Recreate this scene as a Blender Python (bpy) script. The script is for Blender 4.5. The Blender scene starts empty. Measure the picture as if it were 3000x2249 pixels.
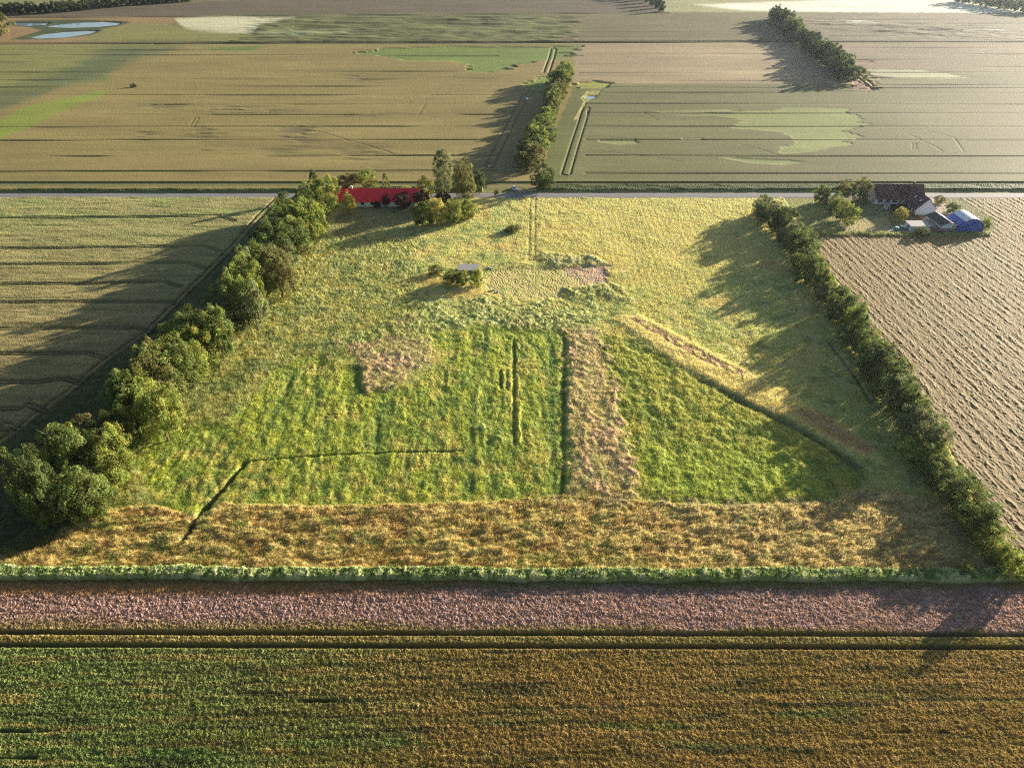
import bpy, math, random
import numpy as np
from mathutils import Vector, Matrix

# ------------------------------------------------------------------ camera, world, sun, exposure
F_PX = 1475.0; TH = math.radians(35.5); CAM_H = 110.0      # photo measured on a 2212 px wide copy
W_PX, H_PX = 2212.0, 1658.0
SUN_EL = 12.5; SUN_AZ = 35.0                                  # azimuth: degrees from +X towards +Y
scene = bpy.context.scene
COL = scene.collection
cam_d = bpy.data.cameras.new("camera"); cam = bpy.data.objects.new("camera", cam_d); COL.objects.link(cam)
cam.location = (0, 0, CAM_H); cam.rotation_euler = (math.pi/2 - TH, 0, 0)
cam_d.sensor_fit = 'HORIZONTAL'; cam_d.sensor_width = 36.0; cam_d.lens = F_PX/W_PX*36.0
cam_d.clip_start = 0.5; cam_d.clip_end = 12000
scene.camera = cam

world = bpy.data.worlds.new("World"); scene.world = world; world.use_nodes = True
wn = world.node_tree.nodes; wl = world.node_tree.links
bg = wn["Background"]; sky = wn.new("ShaderNodeTexSky"); sky.sky_type = 'NISHITA'; sky.sun_disc = False
sky.sun_elevation = math.radians(SUN_EL); sky.sun_rotation = math.radians(90 - SUN_AZ)
sky.air_density = 1.0; sky.dust_density = 1.5; sky.ozone_density = 1.5
wl.new(sky.outputs[0], bg.inputs[0]); bg.inputs[1].default_value = 0.05
sd = bpy.data.lights.new("sun", 'SUN'); sd.energy = 5.0; sd.angle = math.radians(0.6); sd.color = (1.0, 0.88, 0.70)
sun = bpy.data.objects.new("sun", sd); COL.objects.link(sun)
sv = Vector((math.cos(math.radians(SUN_EL))*math.cos(math.radians(SUN_AZ)), math.cos(math.radians(SUN_EL))*math.sin(math.radians(SUN_AZ)), math.sin(math.radians(SUN_EL))))
sun.rotation_euler = sv.to_track_quat('Z', 'Y').to_euler(); sun.location = (60, 40, 60)
scene.view_settings.view_transform = 'Standard'; scene.view_settings.look = 'None'
scene.view_settings.gamma = 1.0; scene.view_settings.exposure = 1.75
scene.render.resolution_x = 1024; scene.render.resolution_y = 767
scene.render.filter_size = 1.0
try: scene.cycles.filter_width = 1.15; scene.cycles.use_denoising = False
except Exception: pass
HAZE = 0.000035

# ------------------------------------------------------------------ photo <-> ground helpers (numpy)
CT, ST = math.cos(TH), math.sin(TH)
def unproj(u, v, z=0.0):
    x = (np.asarray(u, float)-1106)/F_PX; y = (829-np.asarray(v, float))/F_PX
    t = (CAM_H-z)/(ST - y*CT)
    return x*t, (CT + y*ST)*t
def G(u, v, z=0.0):
    a, b = unproj(u, v, z); return float(a), float(b)
def ppm(v):
    y = (829-v)/F_PX; return F_PX/(CAM_H/(ST - y*CT))

def tag(o, label=None, cat=None, group=None, kind=None):
    if label: o['label'] = label
    if cat: o['category'] = cat
    if group: o['group'] = group
    if kind: o['kind'] = kind
    return o
def empty(name, loc, rz=0.0):
    o = bpy.data.objects.new(name, None); COL.objects.link(o); o.location = loc; o.rotation_euler = (0, 0, rz); o.empty_display_size = .5
    return o

# ------------------------------------------------------------------ noise
def hash2(ix, iy, seed):
    h = (ix.astype(np.int64)*374761393 + iy.astype(np.int64)*668265263 + seed*1274126177) & 0xFFFFFFFF
    h = ((h ^ (h >> 13))*1274126177) & 0xFFFFFFFF
    h = h ^ (h >> 16)
    return (h & 0xFFFFFF).astype(np.float32)/np.float32(0xFFFFFF)
def vnoise(x, y, seed=0):
    fx = np.floor(x); fy = np.floor(y); tx = (x-fx).astype(np.float32); ty = (y-fy).astype(np.float32)
    ix = fx.astype(np.int64); iy = fy.astype(np.int64)
    tx = tx*tx*(3-2*tx); ty = ty*ty*(3-2*ty)
    a = hash2(ix, iy, seed); b = hash2(ix+1, iy, seed); c = hash2(ix, iy+1, seed); d = hash2(ix+1, iy+1, seed)
    return (a*(1-tx)+b*tx)*(1-ty) + (c*(1-tx)+d*tx)*ty
def fbm(x, y, seed=0, o=3):
    s = 0; a = 1; t = 0
    for k in range(o):
        s = s + a*vnoise(x*2**k + 17.3*k, y*2**k - 9.1*k, seed+k*7); t += a; a *= .5
    return s/t                                               # 0..1, mean .5
def sstep(a, b, x):
    t = np.clip((x-a)/(b-a), 0, 1); return t*t*(3-2*t)

# ------------------------------------------------------------------ the land, as one lattice of real ground points
STEP = 1.7
us = np.arange(-230, 2445, STEP); vs = np.arange(-44, 1765, STEP)
UU, VV = np.meshgrid(us, vs); NV, NU = UU.shape
X, Y = unproj(UU, VV)
X = X.astype(np.float32); Y = Y.astype(np.float32)
SP = (1.0/ppm(VV)).astype(np.float32)*STEP                    # ground size of one cell (m, across)
rng = np.random.default_rng(7)
# wobble so that outlines traced on the ground are uneven
wob = (fbm(X/6, Y/6, 1, 3)-.5); wob2 = (fbm(X/6, Y/6, 51, 3)-.5)
wpix = ppm(VV)
UW = UU + wob*wpix*2.2; VW = VV + wob2*wpix*1.2
UF = UU + (fbm(X/1.7, Y/1.7, 61, 3)-.5)*wpix*1.2; VF = VV + (fbm(X/1.7, Y/1.7, 71, 3)-.5)*wpix*.7

def sdf(poly, U=None, V=None, pad=60):
    """signed distance in photo px (inside positive), -pad outside its box"""
    U = UW if U is None else U; V = VW if V is None else V
    p = np.array(poly, float)
    out = np.full(U.shape, -float(pad), np.float32)
    u0, v0 = p.min(0)-pad; u1, v1 = p.max(0)+pad
    i0 = max(0, int((v0-vs[0])/STEP)-2); i1 = min(NV, int((v1-vs[0])/STEP)+3)
    j0 = max(0, int((u0-us[0])/STEP)-2); j1 = min(NU, int((u1-us[0])/STEP)+3)
    if i1 <= i0 or j1 <= j0: return out
    x = U[i0:i1, j0:j1].astype(np.float32); y = V[i0:i1, j0:j1].astype(np.float32)
    d2 = np.full(x.shape, 1e9, np.float32); ins = np.zeros(x.shape, bool)
    n = len(p)
    for k in range(n):
        ax, ay = p[k]; bx, by = p[(k+1) % n]
        ex, ey = bx-ax, by-ay; L = ex*ex+ey*ey+1e-9
        t = np.clip(((x-ax)*ex+(y-ay)*ey)/L, 0, 1)
        dx = x-(ax+t*ex); dy = y-(ay+t*ey)
        d2 = np.minimum(d2, dx*dx+dy*dy)
        c = ((ay > y) != (by > y)) & (x < ex*(y-ay)/(ey if abs(ey) > 1e-9 else 1e-9)+ax)
        ins ^= c
    d = np.sqrt(d2)
    out[i0:i1, j0:j1] = np.where(ins, d, -d)
    return out
def area(poly, feather=3.0, **k):
    s = sdf(poly, **k); return sstep(-feather, feather, s)
def ldist(line, U=None, V=None):
    """distance in ground metres to a polyline given in photo px"""
    q = [G(a, b) for a, b in line]
    best = np.full(X.shape, 1e9, np.float32)
    us_ = [a for a, b in line]; vs_ = [b for a, b in line]
    i0 = max(0, int((min(vs_)-40-vs[0])/STEP)); i1 = min(NV, int((max(vs_)+40-vs[0])/STEP)+2)
    j0 = max(0, int((min(us_)-60-us[0])/STEP)); j1 = min(NU, int((max(us_)+60-us[0])/STEP)+2)
    if i1 <= i0 or j1 <= j0: return best
    x = X[i0:i1, j0:j1]; y = Y[i0:i1, j0:j1]; d2 = np.full(x.shape, 1e12, np.float32)
    for k in range(len(q)-1):
        ax, ay = q[k]; ex, ey = q[k+1][0]-ax, q[k+1][1]-ay; L = ex*ex+ey*ey+1e-9
        t = np.clip(((x-ax)*ex+(y-ay)*ey)/L, 0, 1)
        dx = x-(ax+t*ex); dy = y-(ay+t*ey); d2 = np.minimum(d2, dx*dx+dy*dy)
    best[i0:i1, j0:j1] = np.sqrt(d2); return best

C = np.zeros((NV, NU, 3), np.float32); Hh = np.zeros((NV, NU), np.float32)
ROUGH = np.zeros((NV, NU), np.float32)                         # micro relief amplitude (slope-like)
BL = np.zeros((NV, NU), np.float32)                            # blade height
FID = np.zeros((NV, NU), np.int16)
def paint(mask, rgb, k=1.0):
    m = (mask*k)[..., None].astype(np.float32); C[:] = C*(1-m) + np.array(rgb, np.float32)*m
def setv(A, mask, val):
    A[:] = A*(1-mask) + val*mask

# colours (linear albedo)
TAN = (.232, .188, .070); OLIVE = (.150, .135, .058); LGREEN = (.170, .185, .060); BROWNF = (.115, .095, .058)
# --- broad fields, far to near
yb = np.interp(UU, [0, 2212], [94, 93])                         # far ditch line
far = VV < 95
C[:] = TAN
# far strip 1 : above v 35
paint(far*1.0, (.155, .135, .065))
paint(area([(-300, 36), (40, 37), (160, 38), (700, 34), (1106, 31), (1440, 28), (1900, 30), (2500, 31), (2500, 92), (-300, 92)], 1.5), (.150, .130, .062))
paint(area([(-300, 33), (100, 29), (300, 14), (560, -2), (1420, -60), (1436, 30), (1106, 31), (700, 34), (160, 38), (40, 37), (-300, 38)], 1.5), (.120, .098, .062))
paint(area([(-300, -60), (560, -60), (380, 0), (130, 20), (-300, 30)], 1.5), (.20, .20, .085))
paint(area([(1436, 28), (1400, -60), (2600, -60), (2600, 31)], 1.5), (.30, .30, .15))
paint(area([(1900, 31), (1600, 24), (1500, 12), (1900, -2), (2080, -6), (2212, 24), (2500, 30)], 3), (.74, .74, .60))  # glare band, painted as a near-white ground colour
paint(area([(1640, 28), (2500, 31), (2500, 92), (1830, 92), (1710, 40)], 1.5), (.185, .155, .095))
# middle far strip left part : greener
paint(area([(520, 36), (900, 34), (1180, 33), (1260, 60), (1200, 92), (380, 92), (250, 92), (300, 60)], 14), (.140, .150, .055))
paint(area([(375, 42), (520, 37), (640, 38), (560, 56), (545, 72), (450, 78), (345, 77), (400, 64)], 4), (.48, .46, .30))
paint(area([(540, 76), (620, 66), (760, 72), (640, 80)], 4), (.30, .32, .16), .8)
# pond surroundings
paint(area([(-300, 38), (180, 40), (380, 38), (380, 50), (260, 92), (-300, 98)], 4), (.245, .165, .075))
paint(area([(230, 60), (330, 50), (420, 66), (600, 86), (170, 92)], 6), (.19, .185, .06))
for p in [[(22, 48), (70, 45), (180, 44), (268, 48), (284, 50), (258, 58), (215, 66), (225, 68), (195, 78), (100, 88), (20, 88), (50, 80), (90, 68), (60, 60), (28, 58)]]:
    paint(area(p, 2), (.06, .075, .03))
# --- main far fields v 95..405
m_mid = (VV >= 94) & (VV < 416)
paint(area([(1240, 96), (1722, 93), (1850, 186), (1290, 182), (1240, 182)], 2.5), (.285, .225, .130))
paint(area([(1780, 95), (2600, 95), (2600, 200), (1880, 200), (1830, 150)], 3), (.205, .165, .100))
paint(area([(1260, 184), (1860, 184), (1900, 170), (2600, 130), (2600, 400), (1230, 400), (1180, 392)], 3), (.150, .148, .060))
paint(area([(1900, 170), (2600, 100), (2600, 400), (2250, 400), (2000, 300)], 60), (.180, .165, .085), .8)
paint(area([(1160, 396), (1190, 310), (1222, 230), (1240, 188), (1278, 190), (1266, 236), (1226, 392)], 2.5), (.118, .130, .042))
UFA_ = UU + (fbm(X/45, Y/4.5, 81, 3)-.5)*70
# left green wedge
paint(area([(-300, 102), (330, 100), (290, 125), (240, 155), (230, 178), (60, 200), (-300, 215)], 4), (.185, .185, .062))
paint(area([(240, 103), (390, 100), (350, 118), (300, 130), (250, 152), (225, 170), (120, 192), (20, 190), (150, 150)], 14, U=UFA_, V=VV), (.085, .110, .052), .75)
paint(area([(-300, 200), (120, 195), (90, 210), (-60, 260), (-300, 300)], 8), (.10, .125, .055), .85)
paint(area([(-300, 330), (0, 303), (60, 282), (130, 245), (235, 205), (225, 198), (120, 220), (40, 238), (0, 262), (-300, 340)], 2.5), (.200, .235, .045))
paint(area([(430, 105), (580, 103), (540, 112), (465, 111)], 2), (.12, .17, .045))
# bright green patches in the tan field
PATCH = []
UFAR = UU + (fbm(X/45, Y/4.5, 81, 3)-.5)*85*np.clip(1.2-VV/500, .2, 1); VFAR = VV + (fbm(X/28, Y/12, 82, 3)-.5)*7
def patch(poly, col, drop=.55, f=1.6, k=1.0, U=None, V=None):
    m = area(poly, f, U=UFAR if U is None else U, V=VFAR if V is None else V)*k
    paint(m, col); PATCH.append((m, drop))
patch([(790, 118), (800, 108), (900, 104), (1060, 101), (1180, 103), (1240, 101), (1260, 107), (1215, 113), (1235, 122), (1180, 128), (1110, 140), (1095, 152), (1060, 160), (1005, 157), (1010, 146), (1030, 140), (960, 132), (870, 131)], (.150, .205, .050), .8)
patch([(1140, 186), (1160, 168), (1200, 166), (1212, 182), (1190, 192), (1150, 198)], (.20, .24, .05), .5)
patch([(1238, 178), (1290, 174), (1330, 182), (1300, 192), (1240, 192)], (.26, .26, .06), .9)
patch(U=UU, V=VV, col=(.30, .28, .09), drop=.3, poly=[(1255, 214), (1270, 198), (1300, 196), (1290, 212), (1268, 224), (1250, 260), (1240, 262), (1262, 222)])
# lodged pale patches in the right far field
patch([(1595, 245), (1700, 233), (1835, 236), (1850, 256), (1868, 270), (1830, 285), (1850, 300), (1820, 318), (1770, 330), (1700, 334), (1680, 324), (1720, 310), (1690, 290), (1625, 283), (1580, 277), (1610, 262), (1540, 252), (1440, 250), (1580, 246)], (.255, .290, .100), .25, k=.85)
patch([(1420, 240), (1590, 236), (1600, 244), (1440, 246)], (.25, .26, .10), .3, k=.7)
patch([(1300, 303), (1380, 302), (1385, 312), (1350, 314), (1305, 309)], (.25, .28, .11), .4, k=.8)
patch([(1470, 300), (1525, 300), (1520, 304), (1475, 304)], (.26, .26, .12), .4, k=.7)
patch([(1545, 342), (1700, 347), (1735, 352), (1690, 358), (1620, 352)], (.26, .29, .12), .4, k=.85)
patch([(1872, 150), (1960, 152), (2050, 160), (2108, 168), (2060, 172), (1960, 170), (1900, 163)], (.44, .44, .26), .3)
patch([(1845, 152), (1880, 152), (1905, 178), (1880, 196), (1866, 180), (1850, 175)], (.30, .24, .09), .3)
patch([(1848, 170), (1868, 178), (1890, 196), (1840, 196)], (.22, .12, .085), .5)
patch([(1845, 134), (1885, 133), (1892, 138), (1850, 138)], (.22, .12, .085), .5)
patch([(1820, 44), (1860, 47), (1880, 54), (1840, 55)], (.42, .42, .34), .0)
patch([(2110, 64), (2160, 66), (2180, 71), (2130, 69)], (.45, .45, .40), .0)
# faint darker lodged spots in the tan field
for (a, b, ra, rb) in [(640, 300, 40, 22), (500, 236, 90, 8), (570, 243, 70, 6), (340, 232, 60, 8), (770, 175, 30, 5), (780, 166, 40, 3), (640, 285, 50, 12), (310, 292, 25, 12), (440, 324, 20, 8), (430, 290, 60, 18), (800, 252, 90, 5), (600, 330, 40, 8), (780, 335, 60, 20)]:
    e = np.exp(-((UU-a)/ra)**2-((VV-b)/rb)**2)*sstep(.42, .62, fbm(X/18, Y/5, 90+int(a) % 7, 3))
    paint(e, (.10, .095, .05), .55)
    PATCH.append((e, .35))
# golden bright sweep in the far tan strip
e = np.exp(-((UU-1560)/130)**2-((VV-125)/26)**2)*fbm(X/60, Y/14, 33, 3); paint(e, (.44, .36, .22), .8)
e = np.exp(-((UU-1600)/150)**2-((VV-165)/14)**2)*fbm(X/60, Y/14, 34, 3); paint(e, (.42, .34, .20), .8)
# broad variation along the rows
nb = fbm(X/90, Y/22, 3, 4)
C *= (1 + (m_mid | far)*(nb-.5)*.45)[..., None]
nb = fbm(X/25, Y/3.0, 4, 3); C *= (1 + (m_mid | far)*(nb-.5)*.35)[..., None]
ROUGH[:] = np.where(far, .05, .06); Hh[:] = np.where(VV < 416, .75, 0)
lod = area([(560, 36), (900, 34), (1260, 34), (1240, 90), (500, 92)], 10)+area([(1720, 45), (2100, 58), (2300, 84), (2000, 88), (1800, 66)], 12)
nlod = fbm(X/30, Y/9, 8, 3); Hh += lod*(nlod-.5)*3.2; C *= (1-lod*.35*sstep(.5, .3, nlod))[..., None]

# --- roadside
verge_n = (VV > 396) & (VV <= 417)
paint(verge_n*1.0, (.16, .16, .06))
paint(area([(-300, 404), (640, 404), (1040, 402), (1170, 398), (2600, 396), (2600, 400), (1200, 402), (640, 409), (-300, 410)], 2), (.26, .19, .08))
paint(area([(-300, 413), (640, 413), (2600, 413), (2600, 417), (-300, 417)], 1), (.27, .26, .09))
setv(Hh, verge_n*1.0, .1)
bank_t = np.interp(UU, [-300, 640, 1140, 1240, 2500], [410.5, 410.5, 402, 401.5, 400.5])
bank_b = np.interp(UU, [-300, 640, 1140, 1240, 2500], [415, 415, 413, 413.5, 412])
bank = sstep(-1.2, .8, VV-bank_t)*sstep(-1.2, .8, bank_b-VV)*(1-area([(1042, 395), (1165, 395), (1160, 420), (1040, 420)], 2))
paint(bank, (.055, .085, .022)); setv(Hh, bank, 1.1); Hh += bank*(fbm(X/6, Y/2.5, 9, 3)-.5)*.7; setv(ROUGH, bank, .3)
# --- near land, v > 417
near = VV > 417
paint(near*1.0, (.24, .22, .06))
# left crop field
LH = [(-320, 1560), (-320, 426), (620, 426), (560, 500), (500, 590), (420, 690), (330, 800), (230, 900), (100, 1010), (20, 1180), (-20, 1235), (-320, 1240)]
mL = area([(-320, 427), (640, 427), (680, 450), (560, 640), (400, 830), (230, 1000), (110, 1180), (-10, 1210), (-320, 1240)], 2)
nL = fbm(X/14, Y/3, 12, 4)
paint(mL, (.180, .165, .070)); paint(mL*sstep(.45, .65, fbm(X/30, Y/10, 14, 3))*sstep(560, 430, VV), (.150, .170, .060), .8)
paint(mL*sstep(520, 700, VV), (.185, .150, .072), .6)
C *= (1 + mL*(nL-.5)*.6)[..., None]
setv(Hh, mL, .8); Hh += mL*((fbm(X/8, Y/2.2, 15, 3)-.5)*.5); setv(ROUGH, mL, .18); BL += mL*.3
# right stubble / hay field
mR = area([(1735, 505), (1960, 508), (2130, 505), (2150, 480), (2060, 424), (2600, 424), (2600, 1300), (2212, 1235), (2130, 1120), (2040, 960), (1900, 760), (1800, 600)], 2)
swa = math.atan2(133.8-251.0, 129.6-122.6); sa, ca = math.sin(swa), math.cos(swa)
al = X*ca+Y*sa; ac = -X*sa+Y*ca
rows = np.sin(ac/2.9*2*math.pi + (fbm(X/22, Y/22, 17, 3)-.5)*5)*(.35+1.1*fbm(ac/14, al/30, 84, 2))
lum = fbm(ac/.55, al/.95, 18, 3); lum2 = fbm(ac/2.0, al/4.5, 19, 2)
rr_ = sstep(-.2, .8, rows); hR = .17*sstep(.46, .85, lum)*(.45+.55*rr_) + .03*rows + .16*(fbm(ac/.7, al/6, 89, 2)-.5) + .05*(lum2-.5) + .12*(fbm(X/.45, Y/.45, 85, 2)-.5)
C += 0
paint(mR, (.195, .132, .048)); paint(mR*sstep(.5, .75, fbm(X/25, Y/60, 20, 3)), (.180, .170, .072), .5)
paint(mR*sstep(.5, .7, lum), (.20, .165, .075), .5); paint(mR*(1-rr_)*.4, (.12, .095, .045))
setv(Hh, mR, .12); Hh += mR*hR; setv(ROUGH, mR, .12)
# farm yard
mY = area([(1690, 425), (2066, 423), (2152, 480), (2142, 500), (2120, 508), (1960, 508), (1735, 506)], 2)
paint(mY, (.120, .120, .045)); paint(mY*area([(1690, 428), (1760, 428), (1820, 500), (1730, 506)], 6), (.185, .185, .055))
paint(area([(1820, 500), (1850, 478), (1910, 470), (1935, 500)], 4), (.25, .215, .10))
paint(area([(1985, 427), (2040, 427), (2040, 445), (2080, 470), (2125, 505), (1940, 505), (1880, 500), (1990, 480), (2012, 440)], 2), (.27, .22, .175))
setv(Hh, mY, .1); setv(ROUGH, mY, .28); BL += mY*.25
eY = area([(1735, 502), (1960, 504), (2140, 502), (2140, 510), (1960, 512), (1735, 510)], 2); paint(eY, (.15, .16, .05)); Hh += eY*.7; BL += eY*.6
# meadow between the hedges
mM = area([(640, 427), (1720, 427), (1800, 600), (1900, 760), (2040, 960), (2130, 1120), (2180, 1240), (-40, 1240), (110, 1170), (230, 1000), (400, 830), (560, 640), (650, 500)], 2)
mM = np.clip(mM, 0, 1)*(1-mY)*(1-mR)*(1-mL)
n1 = fbm(X/9, Y/9, 22, 4); n2 = fbm(X/2.4, Y/2.4, 23, 3); n3 = fbm(X/1.0, Y/1.6, 24, 3)
paint(mM, (.275, .252, .090)); paint(mM*sstep(.42, .62, n1), (.225, .240, .080), .85)
paint(mM*sstep(.56, .74, fbm(X/5, Y/5, 25, 3)), (.145, .175, .065), .85)
paint(mM*sstep(.54, .72, fbm(X/12, Y/12, 26, 3)), (.31, .235, .085), .7); paint(mM*sstep(.52, .68, fbm(X/2.2, Y/1.4, 88, 3)), (.33, .30, .15), .5)
setv(ROUGH, mM, .28); setv(Hh, mM, .3); Hh += mM*(n1-.5)*.5 + mM*(n2-.5)*.42; BL += mM*.55
gp = area([(1120, 425), (1620, 425), (1700, 520), (1500, 640), (1130, 560)], 20); paint(gp, (.300, .265, .095), .6)
hr = area([(1280, 430), (1620, 440), (1680, 600), (1560, 700), (1300, 600)], 20)
Hh += hr*.02*np.sin((X-Y*.03)/2.3*2*math.pi); Hh -= hr*mM*(n2-.5)*.4
# tall weeds left side (rough blotches)
tw = area([(700, 500), (900, 500), (900, 640), (940, 730), (700, 790), (560, 900), (380, 940), (300, 1080), (210, 1100), (330, 900), (520, 720)], 20)
paint(tw, (.205, .205, .075), .7); Hh += tw*(fbm(X/.9, Y/.9, 27, 3)-.4)*.85; setv(ROUGH, tw, .6); paint(tw*sstep(.5, .7, n2), (.28, .27, .14), .6)
paint(tw*sstep(.52, .66, fbm(X/4, Y/4, 28, 3)), (.11, .145, .06), .6); BL += tw*.3
# nettle bed above the lawn
nb_ = area([(880, 650), (1080, 640), (1280, 640), (1310, 690), (1230, 715), (1100, 725), (930, 715), (760, 760), (720, 740), (860, 690)], 8)
nb_ = nb_*(.5+.5*sstep(.38, .52, n1)); paint(nb_, (.180, .200, .075)); Hh += nb_*(.2+(fbm(X/1.1, Y/1.1, 29, 3)-.5)*1.2); paint(nb_*sstep(.5, .66, n3), (.33, .34, .17), .75); paint(nb_*sstep(.5, .7, n1), (.25, .20, .10), .4)
# bare ground by the ruin
bg_ = area([(1050, 578), (1200, 578), (1312, 574), (1313, 610), (1230, 618), (1215, 640), (1080, 644), (1045, 620)], 6, U=UF+(n2-.5)*30, V=VF+(n1-.5)*24)
paint(bg_, (.265, .215, .085)); paint(bg_*sstep(.45, .6, n3), (.30, .26, .10), .7); Hh += bg_*(n3-.5)*.3; paint(bg_*area([(1210, 576), (1314, 573), (1314, 612), (1260, 612)], 8), (.285, .185, .135)); setv(Hh, bg_, .0)
paint(bg_*sstep(.44, .6, n2)*sstep(1330, 1180, UU), (.235, .225, .07), .9); Hh += bg_*(n2-.5)*.35; BL *= 1-bg_*.85; setv(ROUGH, bg_, .4)
ed = area([(1170, 548), (1290, 556), (1312, 572), (1200, 576), (1160, 560)], 4); paint(ed*n2*1.6, (.20, .20, .10)); Hh += ed*(n3+n2-.3)*.8
ed = area([(1218, 622), (1330, 614), (1370, 650), (1240, 645)], 5); paint(ed*n2*1.4, (.18, .19, .075)); Hh += ed*(n3+n2-.5)*.8
# shaded yard hollow of the red house
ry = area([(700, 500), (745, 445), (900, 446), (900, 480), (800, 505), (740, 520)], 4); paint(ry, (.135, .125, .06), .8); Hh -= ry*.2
# lawn (bright grass)
LAWN = [(352, 1100), (300, 1010), (330, 935), (500, 915), (600, 800), (690, 765), (720, 790), (780, 790), (800, 850), (900, 830), (960, 780), (930, 725), (1030, 706), (1224, 722), (1222, 1080), (1060, 1085), (700, 1090), (480, 1092), (440, 1112)]
mG = area(LAWN, 10, U=UF+(n2-.5)*24, V=VF)
paint(mG, (.245, .265, .045)); n4 = fbm((X+Y*.12)/3.2, Y/22, 31, 3)
paint(mG*sstep(.45, .62, n4), (.185, .225, .050), .8); paint(mG*sstep(.48, .68, fbm(X/5, Y/5, 32, 3)), (.30, .265, .075), .8)
paint(mG*sstep(.56, .72, fbm(X/3, Y/3, 35, 3)), (.110, .165, .045), .6)
setv(Hh, mG, .28); Hh += mG*((n4-.5)*-.45 + (n2-.5)*.35 + (n3-.5)*.45); setv(ROUGH, mG, .35); BL = BL*(1-mG)+mG*.38
n7 = fbm((X+Y*.05)/1.9, Y/16, 93, 4); paint(mG*sstep(.54, .68, n7), (.125, .170, .045), .4); paint(mG*sstep(.44, .34, n7), (.31, .32, .075), .35); Hh -= mG*(n7-.5)*.2
# right lawn
RL = [(1290, 728), (1350, 722), (1500, 815), (1700, 900), (1850, 1000), (1880, 1050), (1800, 1082), (1560, 1092), (1390, 1080), (1372, 980), (1345, 900), (1310, 800)]
mG2 = area(RL, 10, U=UF+(n2-.5)*30, V=VF)
paint(mG2, (.250, .252, .060)); paint(mG2*sstep(.47, .64, fbm(X/4, Y/6, 36, 3)), (.160, .195, .050), .8); paint(mG2*sstep(.55, .7, fbm(X/3, Y/9, 37, 3)), (.30, .27, .07), .6)
Hh = Hh*(1-mG2)+mG2*.3; Hh += mG2*((fbm(X/4, Y/6, 36, 3)-.5)*-.5+(fbm(X/2, Y/2, 38, 3)-.5)*.7+(n3-.5)*.5); setv(ROUGH, mG2, .35); BL = BL*(1-mG2)+mG2*.5
paint(mG2*area([(1360, 960), (1720, 975), (1780, 1060), (1420, 1080)], 30), (.225, .280, .055), .6)
# pink seeding strip
def pinkish(poly, f, k=1.0):
    m = area(poly, f, U=UF+(n2-.5)*60, V=VF+(n1-.5)*60)*k
    m = m*(.55+.45*sstep(.35, .55, fbm(X/4, Y/7, 83, 3))); paint(m, (.265, .215, .110)); paint(m*sstep(.48, .66, fbm(X/3.5, Y/6, 39, 3)), (.285, .205, .150), .7); paint(m*sstep(.55, .7, fbm(X/2, Y/4, 40, 3)), (.17, .18, .075), .7)
    setv(Hh, m, .75); Hh[:] += m*(fbm(X/1.2, Y/1.2, 41, 3)-.5)*1.0; setv(BL, m, .5)
pinkish([(1226, 712), (1290, 712), (1312, 760), (1340, 900), (1372, 970), (1378, 1072), (1228, 1076), (1228, 900)], 5)
BL *= 1
pinkish([(725, 745), (810, 740), (925, 745), (935, 775), (885, 810), (850, 838), (790, 848), (775, 800)], 4)
pinkish([(1830, 1060), (1900, 1050), (1960, 1100), (1800, 1095)], 8, .7)
# trench-like edge on the left side of the strip: the lawn is lower there
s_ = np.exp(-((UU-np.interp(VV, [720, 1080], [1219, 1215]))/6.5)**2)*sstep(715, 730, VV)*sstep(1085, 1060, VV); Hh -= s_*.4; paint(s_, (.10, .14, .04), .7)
# golden stalk rows in the lawn
for (a, b, c) in [(1118, 735, 958), (1090, 800, 842), (1102, 800, 842)]:
    e = np.exp(-((UU-a-(VV-b)*.02)/4.0)**2)*sstep(b-5, b+5, VV)*sstep(c+5, c-5, VV); e = e*sstep(.35, .55, fbm(X/1.5, Y/3, 58, 2)); paint(e, (.29, .23, .05), .6); Hh += e*.35
    e = np.exp(-((UU-a+8)/4.0)**2)*sstep(b-5, b+5, VV)*sstep(c+5, c-5, VV); Hh -= e*.4; paint(e, (.09, .12, .03), .6)
for (a, b, ra) in [(1045, 925, 20), (1080, 948, 16), (1050, 740, 22)]:
    e = np.exp(-((UU-a)/ra)**2-((VV-b)/(ra*.7))**2)*fbm(X/1.2, Y/1.2, 87, 3)*1.3; Hh += e*.6; paint(e, (.26, .29, .10), .7)
# vertical dark streaks in the lawn
for (a, b, c, d) in [(1018, 850, 1020, 1060), (1050, 720, 1046, 780), (640, 800, 560, 960), (820, 880, 810, 960), (770, 790, 778, 850), (1190, 740, 1195, 1060), (1020, 1000, 1010, 1060)]:
    dd = ldist([(a, b), (c, d)]); e = np.exp(-(dd/1.0)**2)*fbm(X/2, Y/5, 43, 2)*1.5; paint(np.clip(e, 0, 1)*mG, (.09, .14, .045), .7); Hh -= mG*e*.15
# ditch running to the lower left of the lawn, and faint line across it
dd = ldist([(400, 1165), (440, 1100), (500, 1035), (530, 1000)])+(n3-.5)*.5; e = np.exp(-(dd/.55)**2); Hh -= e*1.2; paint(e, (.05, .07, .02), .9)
dd = ldist([(530, 1000), (560, 995), (700, 984), (900, 976), (1000, 974)])+(n3-.5)*.7; e = np.exp(-(dd/.3)**2); Hh -= e*.5; paint(e, (.09, .12, .03), .6)
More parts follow.
